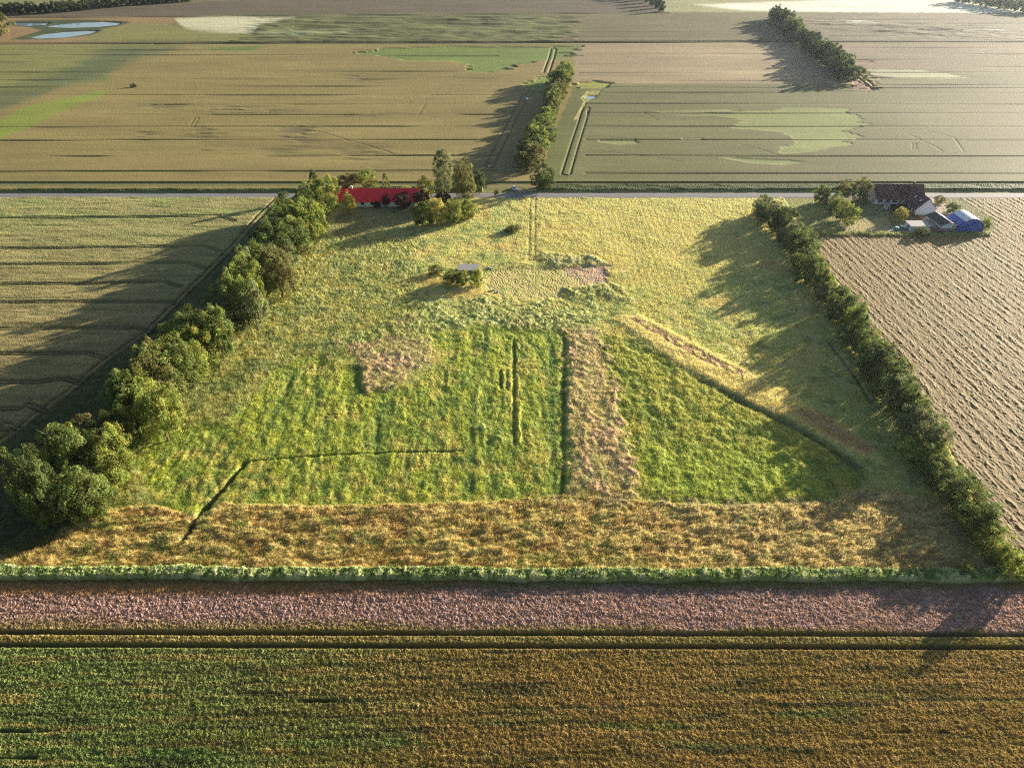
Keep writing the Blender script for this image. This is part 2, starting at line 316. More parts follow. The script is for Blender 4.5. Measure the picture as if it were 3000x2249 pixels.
# diagonal golden band with its bare soil and the step below it
db = area([(1325, 690), (1380, 680), (1560, 775), (1700, 850), (1880, 960), (1920, 1010), (1850, 990), (1700, 915), (1500, 815)], 6, U=UF, V=VF)
paint(db, (.34, .29, .12)); Hh += db*.4
so = area([(1360, 693), (1385, 690), (1450, 728), (1540, 775), (1620, 815), (1600, 818), (1520, 785), (1430, 735)], 3, U=UF, V=VF); so = so*sstep(.35, .5, n3); paint(so, (.25, .165, .085)); Hh -= so*.12; BL *= 1-so*.6
paint(area([(1700, 880), (1780, 900), (1900, 975), (1870, 985), (1760, 930)], 8, U=UF, V=VF), (.27, .17, .09), .7)
dd = ldist([(1345, 722), (1500, 812), (1620, 878), (1720, 925), (1800, 975), (1850, 1010)]); e = np.exp(-((dd+(n2-.5)*1.2)/1.3)**2)*sstep(1440, 1560, UU)
Hh -= e*.7; paint(e, (.08, .10, .045), .6)
# dry grass strip at the bottom of the meadow
mB = area([(-60, 1242), (-20, 1205), (110, 1165), (230, 1105), (330, 1092), (400, 1112), (430, 1118), (480, 1090), (700, 1096), (1060, 1086), (1210, 1072), (1390, 1084), (1560, 1096), (1800, 1086), (1920, 1062), (2060, 1100), (2200, 1242)], 4, U=UF, V=VF)
n5 = fbm((X+.5*Y)/1.1, (Y-.3*X)/.55, 44, 3); n6 = fbm((X+.3*Y)/3.0, (Y-.2*X)/1.6, 45, 3)
paint(mB, (.255, .198, .078)); paint(mB*sstep(.42, .58, n6), (.335, .285, .135), .8); paint(mB*sstep(.55, .7, fbm(X/2.2, Y/2.2, 46, 3)), (.150, .160, .050), .75)
paint(mB*sstep(.52, .7, fbm(X/6, Y/3, 47, 3)), (.235, .150, .065), .5); paint(mB*sstep(1100, 1800, UU), (.29, .24, .145), .5)
setv(Hh, mB, .7); Hh += mB*((n6-.5)*1.1+(n5-.5)*1.0); setv(ROUGH, mB, .8); BL = BL*(1-mB)+mB*.65
# dead-weed edge along the lawn foot
ew = area([(1200, 1072), (1400, 1075), (1800, 1080), (1900, 1060), (1900, 1092), (1400, 1100), (1200, 1090)], 4); paint(ew*sstep(.4, .6, n6), (.17, .15, .09), .8)
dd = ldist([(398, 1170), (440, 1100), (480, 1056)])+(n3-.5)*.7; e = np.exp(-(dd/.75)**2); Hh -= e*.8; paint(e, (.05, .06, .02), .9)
# tall green nettle bank
gs_t = np.interp(UU, [-300, 0, 2212, 2500], [1232, 1234, 1240, 1241]) ; gs_b = np.interp(UU, [-300, 0, 2212, 2500], [1256, 1257, 1263, 1264])
mS = sstep(-2, 2, VW-gs_t)*sstep(-2, 2, gs_b-VW)
paint(mS, (.150, .190, .070)); paint(mS*sstep(.45, .6, n3), (.36, .38, .22), .75); paint(mS*sstep(.5, .65, n2), (.11, .17, .05), .5)
setv(Hh, mS, 2.0); Hh += mS*((n2-.5)*.5+(n3-.5)*.7+(fbm(X/.4, Y/.4, 86, 2)-.5)*.9); BL = BL*(1-mS)+mS*.5; setv(ROUGH, mS, 1.6)
# pinkish ripening crop, tramlines, foreground crop
pk_b = np.interp(UU, [-300, 2500], [1262, 1268]); mP = sstep(-2, 3, VW-gs_b)
nF = fbm(X/16, Y/1.6, 48, 4); nF2 = fbm(X/3, Y/.6, 49, 3); nF3 = fbm(X/.7, Y/.5, 50, 2)
paint(mP, (.185, .150, .050)); 
pinkz = sstep(1262, 1285, VV+30*(n1-.5))*sstep(1372, np.interp(UU, [-300, 0, 1100, 2212], [1318, 1322, 1342, 1362]), VV+26*(n1-.5))
paint(mP*pinkz, (.255, .165, .135), .95); paint(mP*pinkz*sstep(.5, .75, nF3), (.34, .24, .23), .7)
paint(mP*sstep(1262, 1270, VV)*sstep(1300, 1280, VV)*sstep(1000, 700, UU+200*(n1-.5)), (.29, .165, .06), .8)
fg = mP*sstep(1396, 1404, VV)
paint(fg, (.190, .136, .042)); paint(fg*sstep(1300, 200, UU+500*(fbm(X/30, Y/10, 52, 3)-.5)), (.110, .148, .044), .9)
paint(fg*sstep(.50, .68, fbm(X/26, Y/3.5, 53, 4))*sstep(1460, 1560, VV), (.095, .150, .042), .7)
paint(fg*sstep(.48, .62, nF)*sstep(500, 1500, UU), (.220, .150, .052), .8)
paint(fg*sstep(.56, .74, fbm(X/12, Y/1.0, 54, 3)), (.255, .175, .062), .5)
paint(fg*sstep(.58, .75, fbm(X/14, Y/.8, 55, 3)), (.06, .06, .026), .75); Hh -= fg*sstep(.58, .75, fbm(X/14, Y/.8, 55, 3))*.25
C *= (1+mP*(nF2-.5)*.3)[..., None]
setv(Hh, mP, .85); Hh += mP*((nF-.5)*.20+(nF2-.5)*.08+(nF3-.5)*.12+(fbm(X/.4, Y/.4, 59, 2)-.5)*.30); BL = BL*(1-mP)+mP*.26; setv(ROUGH, mP, 1.3)
for (a, b) in [(1370, 1375), (1397, 1403)]:
    yl = np.interp(UU, [0, 2212], [a, b]); dy = np.abs(Y - unproj(UU, yl)[1])
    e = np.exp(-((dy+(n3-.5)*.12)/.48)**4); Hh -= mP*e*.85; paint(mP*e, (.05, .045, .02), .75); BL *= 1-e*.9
for (a, b, c) in [(-20, 190, 1583), (640, 780, 1518), (1860, 2110, 1585), (-20, 120, 1640)]:
    e = np.exp(-((VV-c)/4)**4)*sstep(a, a+40, UU)*sstep(b, b-40, UU)*sstep(.35, .6, fbm(X/4, Y/2, 56, 2)); Hh -= e*.6; paint(e, (.05, .07, .03), .5)
# shape of near crop rows
Hh += fg*.02*np.sin(Y/1.25*2*math.pi+(fbm(X/20, Y/20, 57, 2)-.5)*4)

# --- tramlines in the far fields
def tram(line, depth=.6, w=.7, gap=2.4, mask=None, k=.55, single=False):
    q0 = line
    d = ldist(q0)
    ww = np.maximum(w, SP*.55*np.where(VV < 416, 1.4, 1.0))
    cell = np.maximum(ww, .0)
    if single: e = np.exp(-(d/cell)**2)
    else: e = np.exp(-((d-gap/2)/cell)**2)
    if mask is not None: e = e*mask
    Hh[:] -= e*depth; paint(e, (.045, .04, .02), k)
farL = [(150, 152), (178, 180), (206, 206), (222, 224), (248, 250), (272, 273), (304, 303), (338, 337), (373, 372)]
for a, b in [(108, 112), (120, 121), (136, 135), (158, 156), (176, 172), (190, 188), (208, 207), (228, 227), (251, 250), (277, 275), (307, 304), (341, 338), (374, 371)]:
    tram([(-260, a+1), (300, (a+b)/2+.8*math.sin(a)), (700, (a+b)/2), (1075, b)], mask=sstep(.30, .45, fbm(X/70, Y/50, int(a), 2)), k=.35, single=True, w=.8, depth=.55)
for a in [(192), (203), (227), (247), (276), (305), (340), (378)]:
    tram([(1265 if a > 215 else 1300, a-1), (1700, a), (2500, a+1)], single=True, w=.9, k=.35, depth=.45)
for a in [105, 118, 131, 145, 158, 170, 185]: tram([(1850 if a > 150 else 1790, a), (2500, a+2)], single=True, w=.9, depth=.5, k=.3)
for a in [120, 141, 160, 178]: tram([(1250, a), (1700, a-1)], single=True, w=.9, depth=.35, k=.25)
for a in [44, 52, 61, 70, 80]: tram([(1790, a), (2500, a+2)], single=True, w=1.2, depth=.5, k=.3); tram([(1200, a+2), (1680, a+1)], single=True, w=1.0, depth=.3, k=.2)
tram([(-260, 97), (1106, 94), (1640, 92), (2500, 92)], single=True, w=2.6, depth=1.2, k=.8)
tram([(340, 95.5), (600, 93), (1106, 92.5), (1640, 91)], single=True, w=3.0, depth=1.6, k=.8)
tram([(-200, 39), (160, 39), (700, 35), (1106, 32), (1440, 29)], single=True, w=2.2, depth=1, k=.5)
# wheel ruts: beside the centre hedge
tram([(1056, 362), (1080, 315), (1105, 265), (1132, 214), (1150, 200)], gap=4.2, w=.6, depth=.4, k=.6)
tram([(1222, 378), (1240, 318), (1258, 262), (1266, 236)], gap=4.2, w=.6, depth=.4, k=.6)
tram([(1180, 158), (1190, 128), (1196, 105)], gap=4.2, w=.8, depth=.8, k=.6)
tram([(1850, 175), (1880, 190), (1895, 196), (1870, 200), (1790, 200)], single=True, w=1.2, depth=.5, k=.4)
tram([(1745, 95), (1790, 120), (1830, 145), (1880, 185)], gap=4, w=1, depth=.6, k=.4)
for l in [[(688, 286), (740, 302), (800, 318), (850, 335)], [(412, 274), (422, 256)], [(420, 275), (430, 257)], [(905, 250), (920, 225)], [(1960, 292), (2020, 320), (2035, 330)], [(2000, 285), (2060, 300), (2080, 330)], [(1300, 330), (1400, 340), (1470, 352)], [(1340, 236), (1390, 245), (1420, 262)], [(1600, 315), (1640, 325), (1680, 338)], [(1970, 312), (1970, 325)], [(1977, 312), (1977, 325)]]:
    tram(l, single=True, w=.6, depth=.12, k=.3)
# left field tramlines that bend into the headland
hl = [(600, 432), (560, 470), (505, 535), (440, 600), (380, 660), (320, 720), (220, 790), (150, 850), (80, 900), (-60, 1010), (-240, 1130)]
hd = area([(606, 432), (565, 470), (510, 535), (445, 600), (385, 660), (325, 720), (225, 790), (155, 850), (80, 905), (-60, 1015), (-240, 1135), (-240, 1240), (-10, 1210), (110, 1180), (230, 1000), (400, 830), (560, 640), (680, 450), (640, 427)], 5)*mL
paint(hd, (.075, .088, .040), .85); Hh += hd*(fbm(X/1.6, Y/1.6, 91, 3)-.5)*1.0; BL += hd*.4  # hedgerow shade painted into the headland's darker crop colour
tram(hl, gap=2.4, w=.5, depth=.7, k=.75, mask=.55+.9*n3)
for (a, r, b) in [(472, 500, 470), (538, 470, 535), (573, 440, 572), (616, 385, 612), (655, 400, 656), (712, 330, 712), (766, 220, 766), (828, 170, 820), (885, 90, 878), (930, 40, 920), (1010, -60, 1000)]:
    tram([(-260, a+4), (r*.5, a), (r-30, b-1), (r+5, b+10)], gap=1.3, w=.5, depth=.65, k=.6, mask=mL*(.35+1.1*fbm(X/14, Y/5, 92, 3)))
# meadow track up to the road
tram([(1148, 560), (1150, 500), (1150, 450), (1152, 430)], gap=2.2, w=.45, depth=.15, k=.45, mask=.4+n3)
for m, d in PATCH: Hh -= m*d
# small rut lines in meadow right of hedge foot
tram([(1790, 742), (1840, 805), (1880, 870)], single=True, w=.5, depth=.5, k=.6)
# general vegetation tint noise
C *= (.86+.28*hash2(np.arange(NU)[None, :]*np.ones((NV, 1)), np.arange(NV)[:, None]*np.ones((1, NU)), 5))[..., None]
# road bed, pond basins and yards stay flat
road = (VV > 416.2) & (VV < 427.2)
ponds = [[(33, 49), (70, 49.5), (110, 50.5), (100, 54.5), (60, 57), (34, 56)],
         [(95, 57), (130, 52), (170, 48.5), (225, 47), (262, 50), (256, 55), (215, 59), (160, 61), (115, 60)],
         [(62, 82), (95, 73.5), (140, 68.5), (190, 66.5), (214, 67.5), (195, 74), (140, 82.5), (85, 84.5)],
         [(1262, 211), (1270, 207.5), (1288, 208), (1286, 212), (1272, 214.5), (1264, 213.5)],
         [(1134, 214), (1137, 209), (1143, 210), (1141, 216)],
         [(1053, 361), (1056, 353), (1060.5, 354), (1058, 362)],
         [(1266, 248), (1268.5, 240), (1270.5, 241), (1268.5, 249)]]
pm = np.zeros((NV, NU), np.float32)
for p in ponds: pm = np.maximum(pm, area([(x, y) for x, y in p], 1.5, U=UU, V=VV))
micro = (hash2(np.arange(NU)[None, :]*np.ones((NV, 1)), np.arange(NV)[:, None]*np.ones((1, NU)), 3)-.5)
lat = np.maximum(SP, .12); Hh += micro*ROUGH*np.minimum(lat, .9)*1.25
dist_fade = np.where(VV < 416, 1.0, 1.0); Hh *= dist_fade
Hh = np.where(road, -.06, Hh); Hh = Hh*(1-pm) - .35*pm
drive = area([(1078, 427), (1108, 417), (1104, 406), (1122, 404), (1150, 417), (1180, 427)], 1, U=UU, V=VV)*(VV < 416.5); Hh = Hh*(1-drive)+.0*drive; paint(drive, (.17, .15, .12))
Hh = np.maximum(Hh, -.9)
BL *= (VV > 428)*(1-np.clip(pm, 0, 1))

C *= np.where(VV > 427.2, 1.38, .92)[..., None]; C *= (1+.22*np.clip(mM-mG-mG2, 0, 1)+.0*mB+.08*mL)[..., None]; C *= (1-.10*sstep(1300, 2200, UU)*(VV < 416))[..., None]
C *= (1-.12*mR)[..., None]
# --- which field each cell belongs to
FID[:] = 1
FID[(VV < 93.5)] = 2
FID[(VV >= 93.5) & (UU > 1238) & (VV < 183) & (UU < 1745+(VV-93.5)*1.2)] = 3
FID[(VV >= 93.5) & (((UU > 1208) & (VV >= 183)) | (UU >= 1745+(VV-93.5)*1.2))] = 4
FID[(VV >= 396)] = 5
FID[road] = 6
FID[VV >= 427.2] = 7
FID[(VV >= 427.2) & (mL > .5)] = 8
FID[(VV >= 427.2) & (mR > .5)] = 9
FID[(VV >= 427.2) & (mY > .5)] = 10
FID[(mB > .5)] = 11
FID[(mS > .5)] = 12
FID[(mP > .5) & (VV > gs_b-2)] = 13
FID[(VV >= 1240) & (FID < 12)] = 13

def mat_veg(name, transl=.22, tint=(1, 1, 1), scale=1.4):
    m = bpy.data.materials.new(name); m.use_nodes = True; nt = m.node_tree; N = nt.nodes; L = nt.links
    for n in list(N): N.remove(n)
    out = N.new('ShaderNodeOutputMaterial'); at = N.new('ShaderNodeAttribute'); at.attribute_name = 'tint'
    tc = N.new('ShaderNodeTexCoord'); nz = N.new('ShaderNodeTexNoise'); nz.inputs['Scale'].default_value = scale; nz.inputs['Detail'].default_value = 3
    L.new(tc.outputs['Object'], nz.inputs['Vector'])
    mr = N.new('ShaderNodeMapRange'); mr.inputs[1].default_value = .3; mr.inputs[2].default_value = .7; mr.inputs[3].default_value = .78; mr.inputs[4].default_value = 1.22
    L.new(nz.outputs[0], mr.inputs[0])
    mx = N.new('ShaderNodeVectorMath'); mx.operation = 'SCALE'; L.new(at.outputs['Color'], mx.inputs[0]); L.new(mr.outputs[0], mx.inputs[3])
    mt = N.new('ShaderNodeVectorMath'); mt.operation = 'MULTIPLY'; mt.inputs[1].default_value = tint; L.new(mx.outputs[0], mt.inputs[0])
    d = N.new('ShaderNodeBsdfPrincipled'); d.inputs['Roughness'].default_value = .75; d.inputs['Specular IOR Level'].default_value = .15
    L.new(mt.outputs[0], d.inputs['Base Color'])
    if transl > 0:
        t = N.new('ShaderNodeBsdfTranslucent'); L.new(mt.outputs[0], t.inputs['Color'])
        ms = N.new('ShaderNodeMixShader'); ms.inputs[0].default_value = transl
        L.new(d.outputs[0], ms.inputs[1]); L.new(t.outputs[0], ms.inputs[2]); L.new(ms.outputs[0], out.inputs[0])
    else: L.new(d.outputs[0], out.inputs[0])
    return m
M_FIELD = mat_veg('field_vegetation', .0)
M_GRASS = mat_veg('grass_blades', .48, (1.2, 1.2, 1.0))

def mesh_np(name, co, quads, tris, cols, mat, smooth=False, mats=None, midx=None):
    me = bpy.data.meshes.new(name)
    nq = len(quads); ntt = len(tris)
    me.vertices.add(len(co)); me.vertices.foreach_set('co', co.astype(np.float32).ravel())
    loops = np.concatenate([quads.ravel(), tris.ravel()]).astype(np.int32) if ntt else quads.ravel().astype(np.int32)
    me.loops.add(len(loops)); me.loops.foreach_set('vertex_index', loops)
    me.polygons.add(nq+ntt)
    st = np.concatenate([np.arange(nq)*4, nq*4+np.arange(ntt)*3]).astype(np.int32)
    me.polygons.foreach_set('loop_start', st)
    try: me.polygons.foreach_set('loop_total', np.concatenate([np.full(nq, 4), np.full(ntt, 3)]).astype(np.int32))
    except Exception: pass
    if cols is not None:
        a = me.color_attributes.new('tint', 'FLOAT_COLOR', 'POINT')
        cc = np.ones((len(co), 4), np.float32); cc[:, :3] = cols; a.data.foreach_set('color', cc.ravel())
    for mm in (mats or [mat]): me.materials.append(mm)
    if midx is not None: me.polygons.foreach_set('material_index', midx.astype(np.int32))
    me.update(calc_edges=True)
    me.polygons.foreach_set('use_smooth', np.full(nq+ntt, smooth, bool))
    return me

# blades: thin leaning triangles rooted on the canopy
NB = 1900000
bu = rng.uniform(-60, 2272, NB); 
bv = 428 + (1700-428)*rng.uniform(0, 1, NB)**.92
bi = np.clip(((bv-vs[0])/STEP).astype(int), 0, NV-2); bj = np.clip(((bu-us[0])/STEP).astype(int), 0, NU-2)
bh = BL[bi, bj]; keep = (bh > .12) & (FID[bi, bj] != 6) & (Hh[bi, bj] > -.5)
bu, bv, bi, bj, bh = bu[keep], bv[keep], bi[keep], bj[keep], bh[keep]
bx, by = unproj(bu, bv); n = len(bx); bz = Hh[bi, bj]-.05
hb = bh*rng.uniform(.45, 1.25, n)*(.6+.8*fbm(bx/1.6, by/1.6, 77, 2)); wb = np.maximum(.05, .85/ppm(bv))*rng.uniform(.7, 1.3, n)
an = rng.uniform(0, math.pi, n); lx = rng.normal(.15, .32, n)*hb; ly = rng.normal(-.1, .32, n)*hb
bc = C[bi, bj]*rng.uniform(.65, 1.42, (n, 1))
bfid = FID[bi, bj]
FIELDS = {
 1: ('wheat_field', 'wide tan cereal field beyond the road on the left, crossed by thin tramlines', 'field'),
 2: ('distant_fields', 'strips of brown and green fields along the top of the view', 'field'),
 3: ('barley_field', 'pale straw coloured field between the middle hedge and the distant dark hedge', 'field'),
 4: ('oat_field', 'olive field beyond the road on the right with pale lodged patches', 'field'),
 5: ('road_verge', 'narrow grassy verge and bank along the far side of the road', 'verge'),
 7: ('meadow', 'unmown yellow and green meadow between the two long hedgerows', 'meadow'),
 8: ('crop_field', 'olive cereal field left of the left hedgerow with curving tramlines', 'field'),
 9: ('hay_field', 'mown field with lumpy rows of cut hay right of the right hedgerow', 'field'),
 10: ('farmyard', 'grass and gravel yard around the white farmhouse', 'yard'),
 11: ('dry_grass', 'tall golden brown grass strip above the green nettle bank', 'grass'),
 12: ('nettle_bank', 'long pale green strip of tall nettles across the picture', 'nettles'),
 13: ('foreground_crop', 'olive and pinkish ripening cereal crop across the bottom of the view', 'field')}
M_ROAD = bpy.data.materials.new('road_asphalt')
cell = FID[:-1, :-1]
for fid in list(FIELDS)+[6]:
    sel = np.argwhere(cell == fid)
    if len(sel) == 0: continue
    ii, jj = sel[:, 0], sel[:, 1]
    q = np.stack([ii*NU+jj, (ii+1)*NU+jj, (ii+1)*NU+jj+1, ii*NU+jj+1], 1)
    uq, inv = np.unique(q.ravel(), return_inverse=True); q = inv.reshape(-1, 4)
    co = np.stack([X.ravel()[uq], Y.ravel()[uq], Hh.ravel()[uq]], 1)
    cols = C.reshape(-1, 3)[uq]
    if fid == 6: continue
    tris = np.zeros((0, 3), int); mi = None
    sb = np.nonzero(bfid == fid)[0]
    if len(sb):
        cx, cy, cz = bx[sb], by[sb], bz[sb]; w = wb[sb]*.5; a = an[sb]; base = len(co)
        p0 = np.stack([cx-np.cos(a)*w, cy-np.sin(a)*w, cz], 1); p1 = np.stack([cx+np.cos(a)*w, cy+np.sin(a)*w, cz], 1)
        p2 = np.stack([cx+lx[sb], cy+ly[sb], cz+hb[sb]], 1)
        co = np.concatenate([co, np.stack([p0, p1, p2], 1).reshape(-1, 3)])
        cols = np.concatenate([cols, np.repeat(bc[sb], 3, axis=0)])
        tris = base+np.arange(len(sb)*3).reshape(-1, 3)
        mi = np.concatenate([np.zeros(len(q)), np.ones(len(sb))])
    name, label, cat = FIELDS[fid]
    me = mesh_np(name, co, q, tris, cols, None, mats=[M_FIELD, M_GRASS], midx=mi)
    o = bpy.data.objects.new(name, me); COL.objects.link(o)
    tag(o, label, cat, kind='stuff')

# ------------------------------------------------------------------ plain materials
def mat(name, col, rough=.7, metal=0.0, var=.15, scale=3.0, bump=0.0, col2=None):
    m = bpy.data.materials.new(name); m.use_nodes = True; nt = m.node_tree; N = nt.nodes; L = nt.links
    b = N['Principled BSDF']; b.inputs['Roughness'].default_value = rough; b.inputs['Metallic'].default_value = metal
    tc = N.new('ShaderNodeTexCoord'); nz = N.new('ShaderNodeTexNoise'); nz.inputs['Scale'].default_value = scale; nz.inputs['Detail'].default_value = 5
    L.new(tc.outputs['Object'], nz.inputs['Vector'])
    mx = N.new('ShaderNodeMix'); mx.data_type = 'RGBA'
    c2 = col2 or tuple(min(1, c*(1+var)) for c in col); c1 = tuple(c*(1-var) for c in col)
    mx.inputs[6].default_value = (*c1, 1); mx.inputs[7].default_value = (*c2, 1)
    L.new(nz.outputs[0], mx.inputs[0]); L.new(mx.outputs[2], b.inputs['Base Color'])
    if bump:
        bp = N.new('ShaderNodeBump'); bp.inputs['Strength'].default_value = bump; bp.inputs['Distance'].default_value = .05
        L.new(nz.outputs[0], bp.inputs['Height']); L.new(bp.outputs[0], b.inputs['Normal'])
    return m
def mat_brick(name, c1, c2, mortar, sx=1.0, bw=.5, rh=.25, rough=.8):
    m = bpy.data.materials.new(name); m.use_nodes = True; nt = m.node_tree; N = nt.nodes; L = nt.links
    b = N['Principled BSDF']; b.inputs['Roughness'].default_value = rough
    tc = N.new('ShaderNodeTexCoord'); mp = N.new('ShaderNodeMapping'); mp.inputs['Rotation'].default_value = (math.pi/2, 0, 0) if sx > 0 else (0, 0, 0)
    br = N.new('ShaderNodeTexBrick'); br.inputs['Color1'].default_value = (*c1, 1); br.inputs['Color2'].default_value = (*c2, 1); br.inputs['Mortar'].default_value = (*mortar, 1)
    br.inputs['Scale'].default_value = 1; br.inputs['Brick Width'].default_value = bw; br.inputs['Row Height'].default_value = rh; br.inputs['Mortar Size'].default_value = .025
    L.new(tc.outputs['Object'], mp.inputs[0]); L.new(mp.outputs[0], br.inputs[0]); L.new(br.outputs[0], b.inputs['Base Color'])
    return m
def mat_water():
    m = bpy.data.materials.new('pond_water'); m.use_nodes = True; nt = m.node_tree; N = nt.nodes; L = nt.links
    b = N['Principled BSDF']; b.inputs['Base Color'].default_value = (.20, .28, .36, 1); b.inputs['Roughness'].default_value = .06; b.inputs['IOR'].default_value = 1.9; b.inputs['Specular IOR Level'].default_value = 1.0  # pale blue base colour stands in for bright sky reflection
    b.inputs['Metallic'].default_value = 0.0
    tc = N.new('ShaderNodeTexCoord'); nz = N.new('ShaderNodeTexNoise'); nz.inputs['Scale'].default_value = .6
    bp = N.new('ShaderNodeBump'); bp.inputs['Strength'].default_value = .05; L.new(tc.outputs['Object'], nz.inputs[0]); L.new(nz.outputs[0], bp.inputs['Height']); L.new(bp.outputs[0], b.inputs['Normal'])
    return m
M_WHITE = mat('white_render', (.74, .73, .70), .85, var=.08, scale=1.2); M_TILE = mat('dark_red_tiles', (.105, .040, .034), .75, var=.35, scale=2.5, bump=.3)
M_RED = mat('bright_red_sheet_roof', (.86, .030, .040), .5, var=.14, scale=1.4); M_BRICK = mat_brick('red_brick', (.30, .085, .055), (.22, .06, .045), (.25, .20, .17), 1, .24, .08)
M_GREYR = mat('grey_fibre_cement', (.36, .34, .33), .8, var=.2, scale=1.5); M_DARKR = mat('dark_roofing_felt', (.055, .052, .058), .85, var=.25)
M_BLUE = mat('blue_sheeting', (.045, .095, .46), .55, var=.18, scale=1.0); M_BAND = mat('white_translucent_sheeting', (.72, .76, .80), .4, var=.06, scale=.8)
M_SHED = mat('pale_grey_boards', (.62, .68, .72), .7, var=.12, scale=2); M_GLASS = mat('window_glass', (.02, .025, .03), .12, var=.1)
M_FRAME = mat('dark_window_frame', (.05, .05, .055), .5); M_WOOD = mat('weathered_wood', (.16, .12, .085), .85, var=.3, scale=8); M_TEAL = mat('teal_plastic', (.075, .28, .25), .5, var=.15)
M_CONC = mat('weathered_concrete', (.34, .33, .31), .9, var=.25, scale=1.0, bump=.4); M_BARK = mat('tree_bark', (.12, .095, .07), .95, var=.35, scale=5, bump=.6)
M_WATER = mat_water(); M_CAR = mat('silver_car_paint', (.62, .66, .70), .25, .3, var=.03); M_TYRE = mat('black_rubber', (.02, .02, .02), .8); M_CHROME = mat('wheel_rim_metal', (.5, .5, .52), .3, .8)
M_LAMP = mat('headlight_glass', (.75, .78, .8), .1); M_RUST = mat('rusty_red_paint', (.30, .07, .04), .7, var=.4, scale=6); M_GREENP = mat('green_paint', (.03, .16, .07), .5); M_STEEL = mat('galvanised_steel', (.45, .46, .47), .4, .6)
M_PINKR = mat('faded_pink_roof_sheets', (.36, .20, .20), .8, var=.2)

# ------------------------------------------------------------------ mesh builder
class MB:
    def __init__(s): s.v = []; s.f = []
    def add(s, vs_, fs): n = len(s.v); s.v += [tuple(p) for p in vs_]; s.f += [tuple(i+n for i in f) for f in fs]; return s
    def box(s, x0, x1, y0, y1, z0, z1, b=0.0):
        s.add([(x0, y0, z0), (x1, y0, z0), (x1, y1, z0), (x0, y1, z0), (x0, y0, z1), (x1, y0, z1), (x1, y1, z1), (x0, y1, z1)],
              [(0, 3, 2, 1), (4, 5, 6, 7), (0, 1, 5, 4), (1, 2, 6, 5), (2, 3, 7, 6), (3, 0, 4, 7)]); return s
    def prism(s, prof, y0, y1):           # profile in (x,z), extruded in y
        n = len(prof); vv = [(x, y0, z) for x, z in prof]+[(x, y1, z) for x, z in prof]
        fs = [tuple(range(n)), tuple(range(2*n-1, n-1, -1))]+[(i, i+n, (i+1) % n+n, (i+1) % n) for i in range(n)]
        return s.add(vv, fs)
    def prismx(s, prof, x0, x1):
        n = len(prof); vv = [(x0, y, z) for y, z in prof]+[(x1, y, z) for y, z in prof]
        fs = [tuple(range(n-1, -1, -1)), tuple(range(n, 2*n))]+[((i+1) % n, (i+1) % n+n, i+n, i) for i in range(n)]
        return s.add(vv, fs)
    def tube(s, p0, p1, r0, r1, n=8):
        p0, p1 = Vector(p0), Vector(p1); d = (p1-p0).normalized(); a = d.orthogonal().normalized(); b = d.cross(a)
        vv = [p0+(a*math.cos(t)+b*math.sin(t))*r0 for t in [2*math.pi*k/n for k in range(n)]]+[p1+(a*math.cos(t)+b*math.sin(t))*r1 for t in [2*math.pi*k/n for k in range(n)]]
        fs = [tuple(range(n-1, -1, -1)), tuple(range(n, 2*n))]+[(k, (k+1) % n, (k+1) % n+n, k+n) for k in range(n)]
        return s.add(vv, fs)
    def mesh(s, name, m):
        me = bpy.data.meshes.new(name); me.from_pydata(s.v, [], s.f); me.materials.append(m); me.update()
        import bmesh
        bm = bmesh.new(); bm.from_mesh(me); bmesh.ops.recalc_face_normals(bm, faces=bm.faces); bm.to_mesh(me); bm.free(); return me
    def build(s, name, m, parent=None, loc=(0, 0, 0), rz=0, bevel=0):
        o = bpy.data.objects.new(name, s.mesh(name, m)); COL.objects.link(o); o.location = loc; o.rotation_euler = (0, 0, rz)
        if parent: o.parent = parent
        if bevel:
            md = o.modifiers.new('bevel', 'BEVEL'); md.width = bevel; md.segments = 2; md.limit_method = 'ANGLE'
        return o

# ------------------------------------------------------------------ ground sheet, road, ponds
g = MB(); g.add([(-9000, -3000, 0), (9000, -3000, 0), (9000, 9000, 0), (-9000, 9000, 0)], [(0, 1, 2, 3)])
tag(g.build('ground', mat('far_farmland', (.19, .16, .08), .9, var=.35, scale=.01), None, (0, 0, -1.0)), 'open farmland under and beyond all the fields', 'ground', kind='structure')
y0r, y1r = G(1106, 427.6)[1], G(1106, 415.8)[1]
rp = G(1106, 426)[1], G(1106, 417)[1]
MR_ = M_ROAD; MR_.use_nodes = True; N = MR_.node_tree.nodes; L = MR_.node_tree.links; b = N['Principled BSDF']; b.inputs['Roughness'].default_value = .7
nz = N.new('ShaderNodeTexNoise'); tc = N.new('ShaderNodeTexCoord'); nz.inputs['Scale'].default_value = .5; nz.inputs['Detail'].default_value = 8; mx = N.new('ShaderNodeMix'); mx.data_type = 'RGBA'
mx.inputs[6].default_value = (.155, .145, .150, 1); mx.inputs[7].default_value = (.22, .205, .205, 1); L.new(tc.outputs['Object'], nz.inputs[0]); L.new(nz.outputs[0], mx.inputs[0]); L.new(mx.outputs[2], b.inputs['Base Color'])
r = MB()
nx = 200; xs = np.linspace(-420, 420, nx+1)
r.add([(x, y, z) for x in xs for y, z in ((y0r-.4, -.25), (rp[0], -.0), ((rp[0]+rp[1])/2, .07), (rp[1], .0), (y1r+.4, -.25))], [(5*i+k, 5*i+5+k, 5*i+6+k, 5*i+1+k) for i in range(nx) for k in range(4)])
tag(r.build('road', M_ROAD), 'narrow grey asphalt country road crossing the view', 'road', kind='structure')
LP_ = MB()
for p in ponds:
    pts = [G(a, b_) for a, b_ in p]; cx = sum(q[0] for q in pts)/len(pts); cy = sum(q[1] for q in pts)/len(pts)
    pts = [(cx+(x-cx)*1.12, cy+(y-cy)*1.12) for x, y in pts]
    LP_.add([(x, y, -.12) for x, y in pts], [tuple(range(len(pts)))])
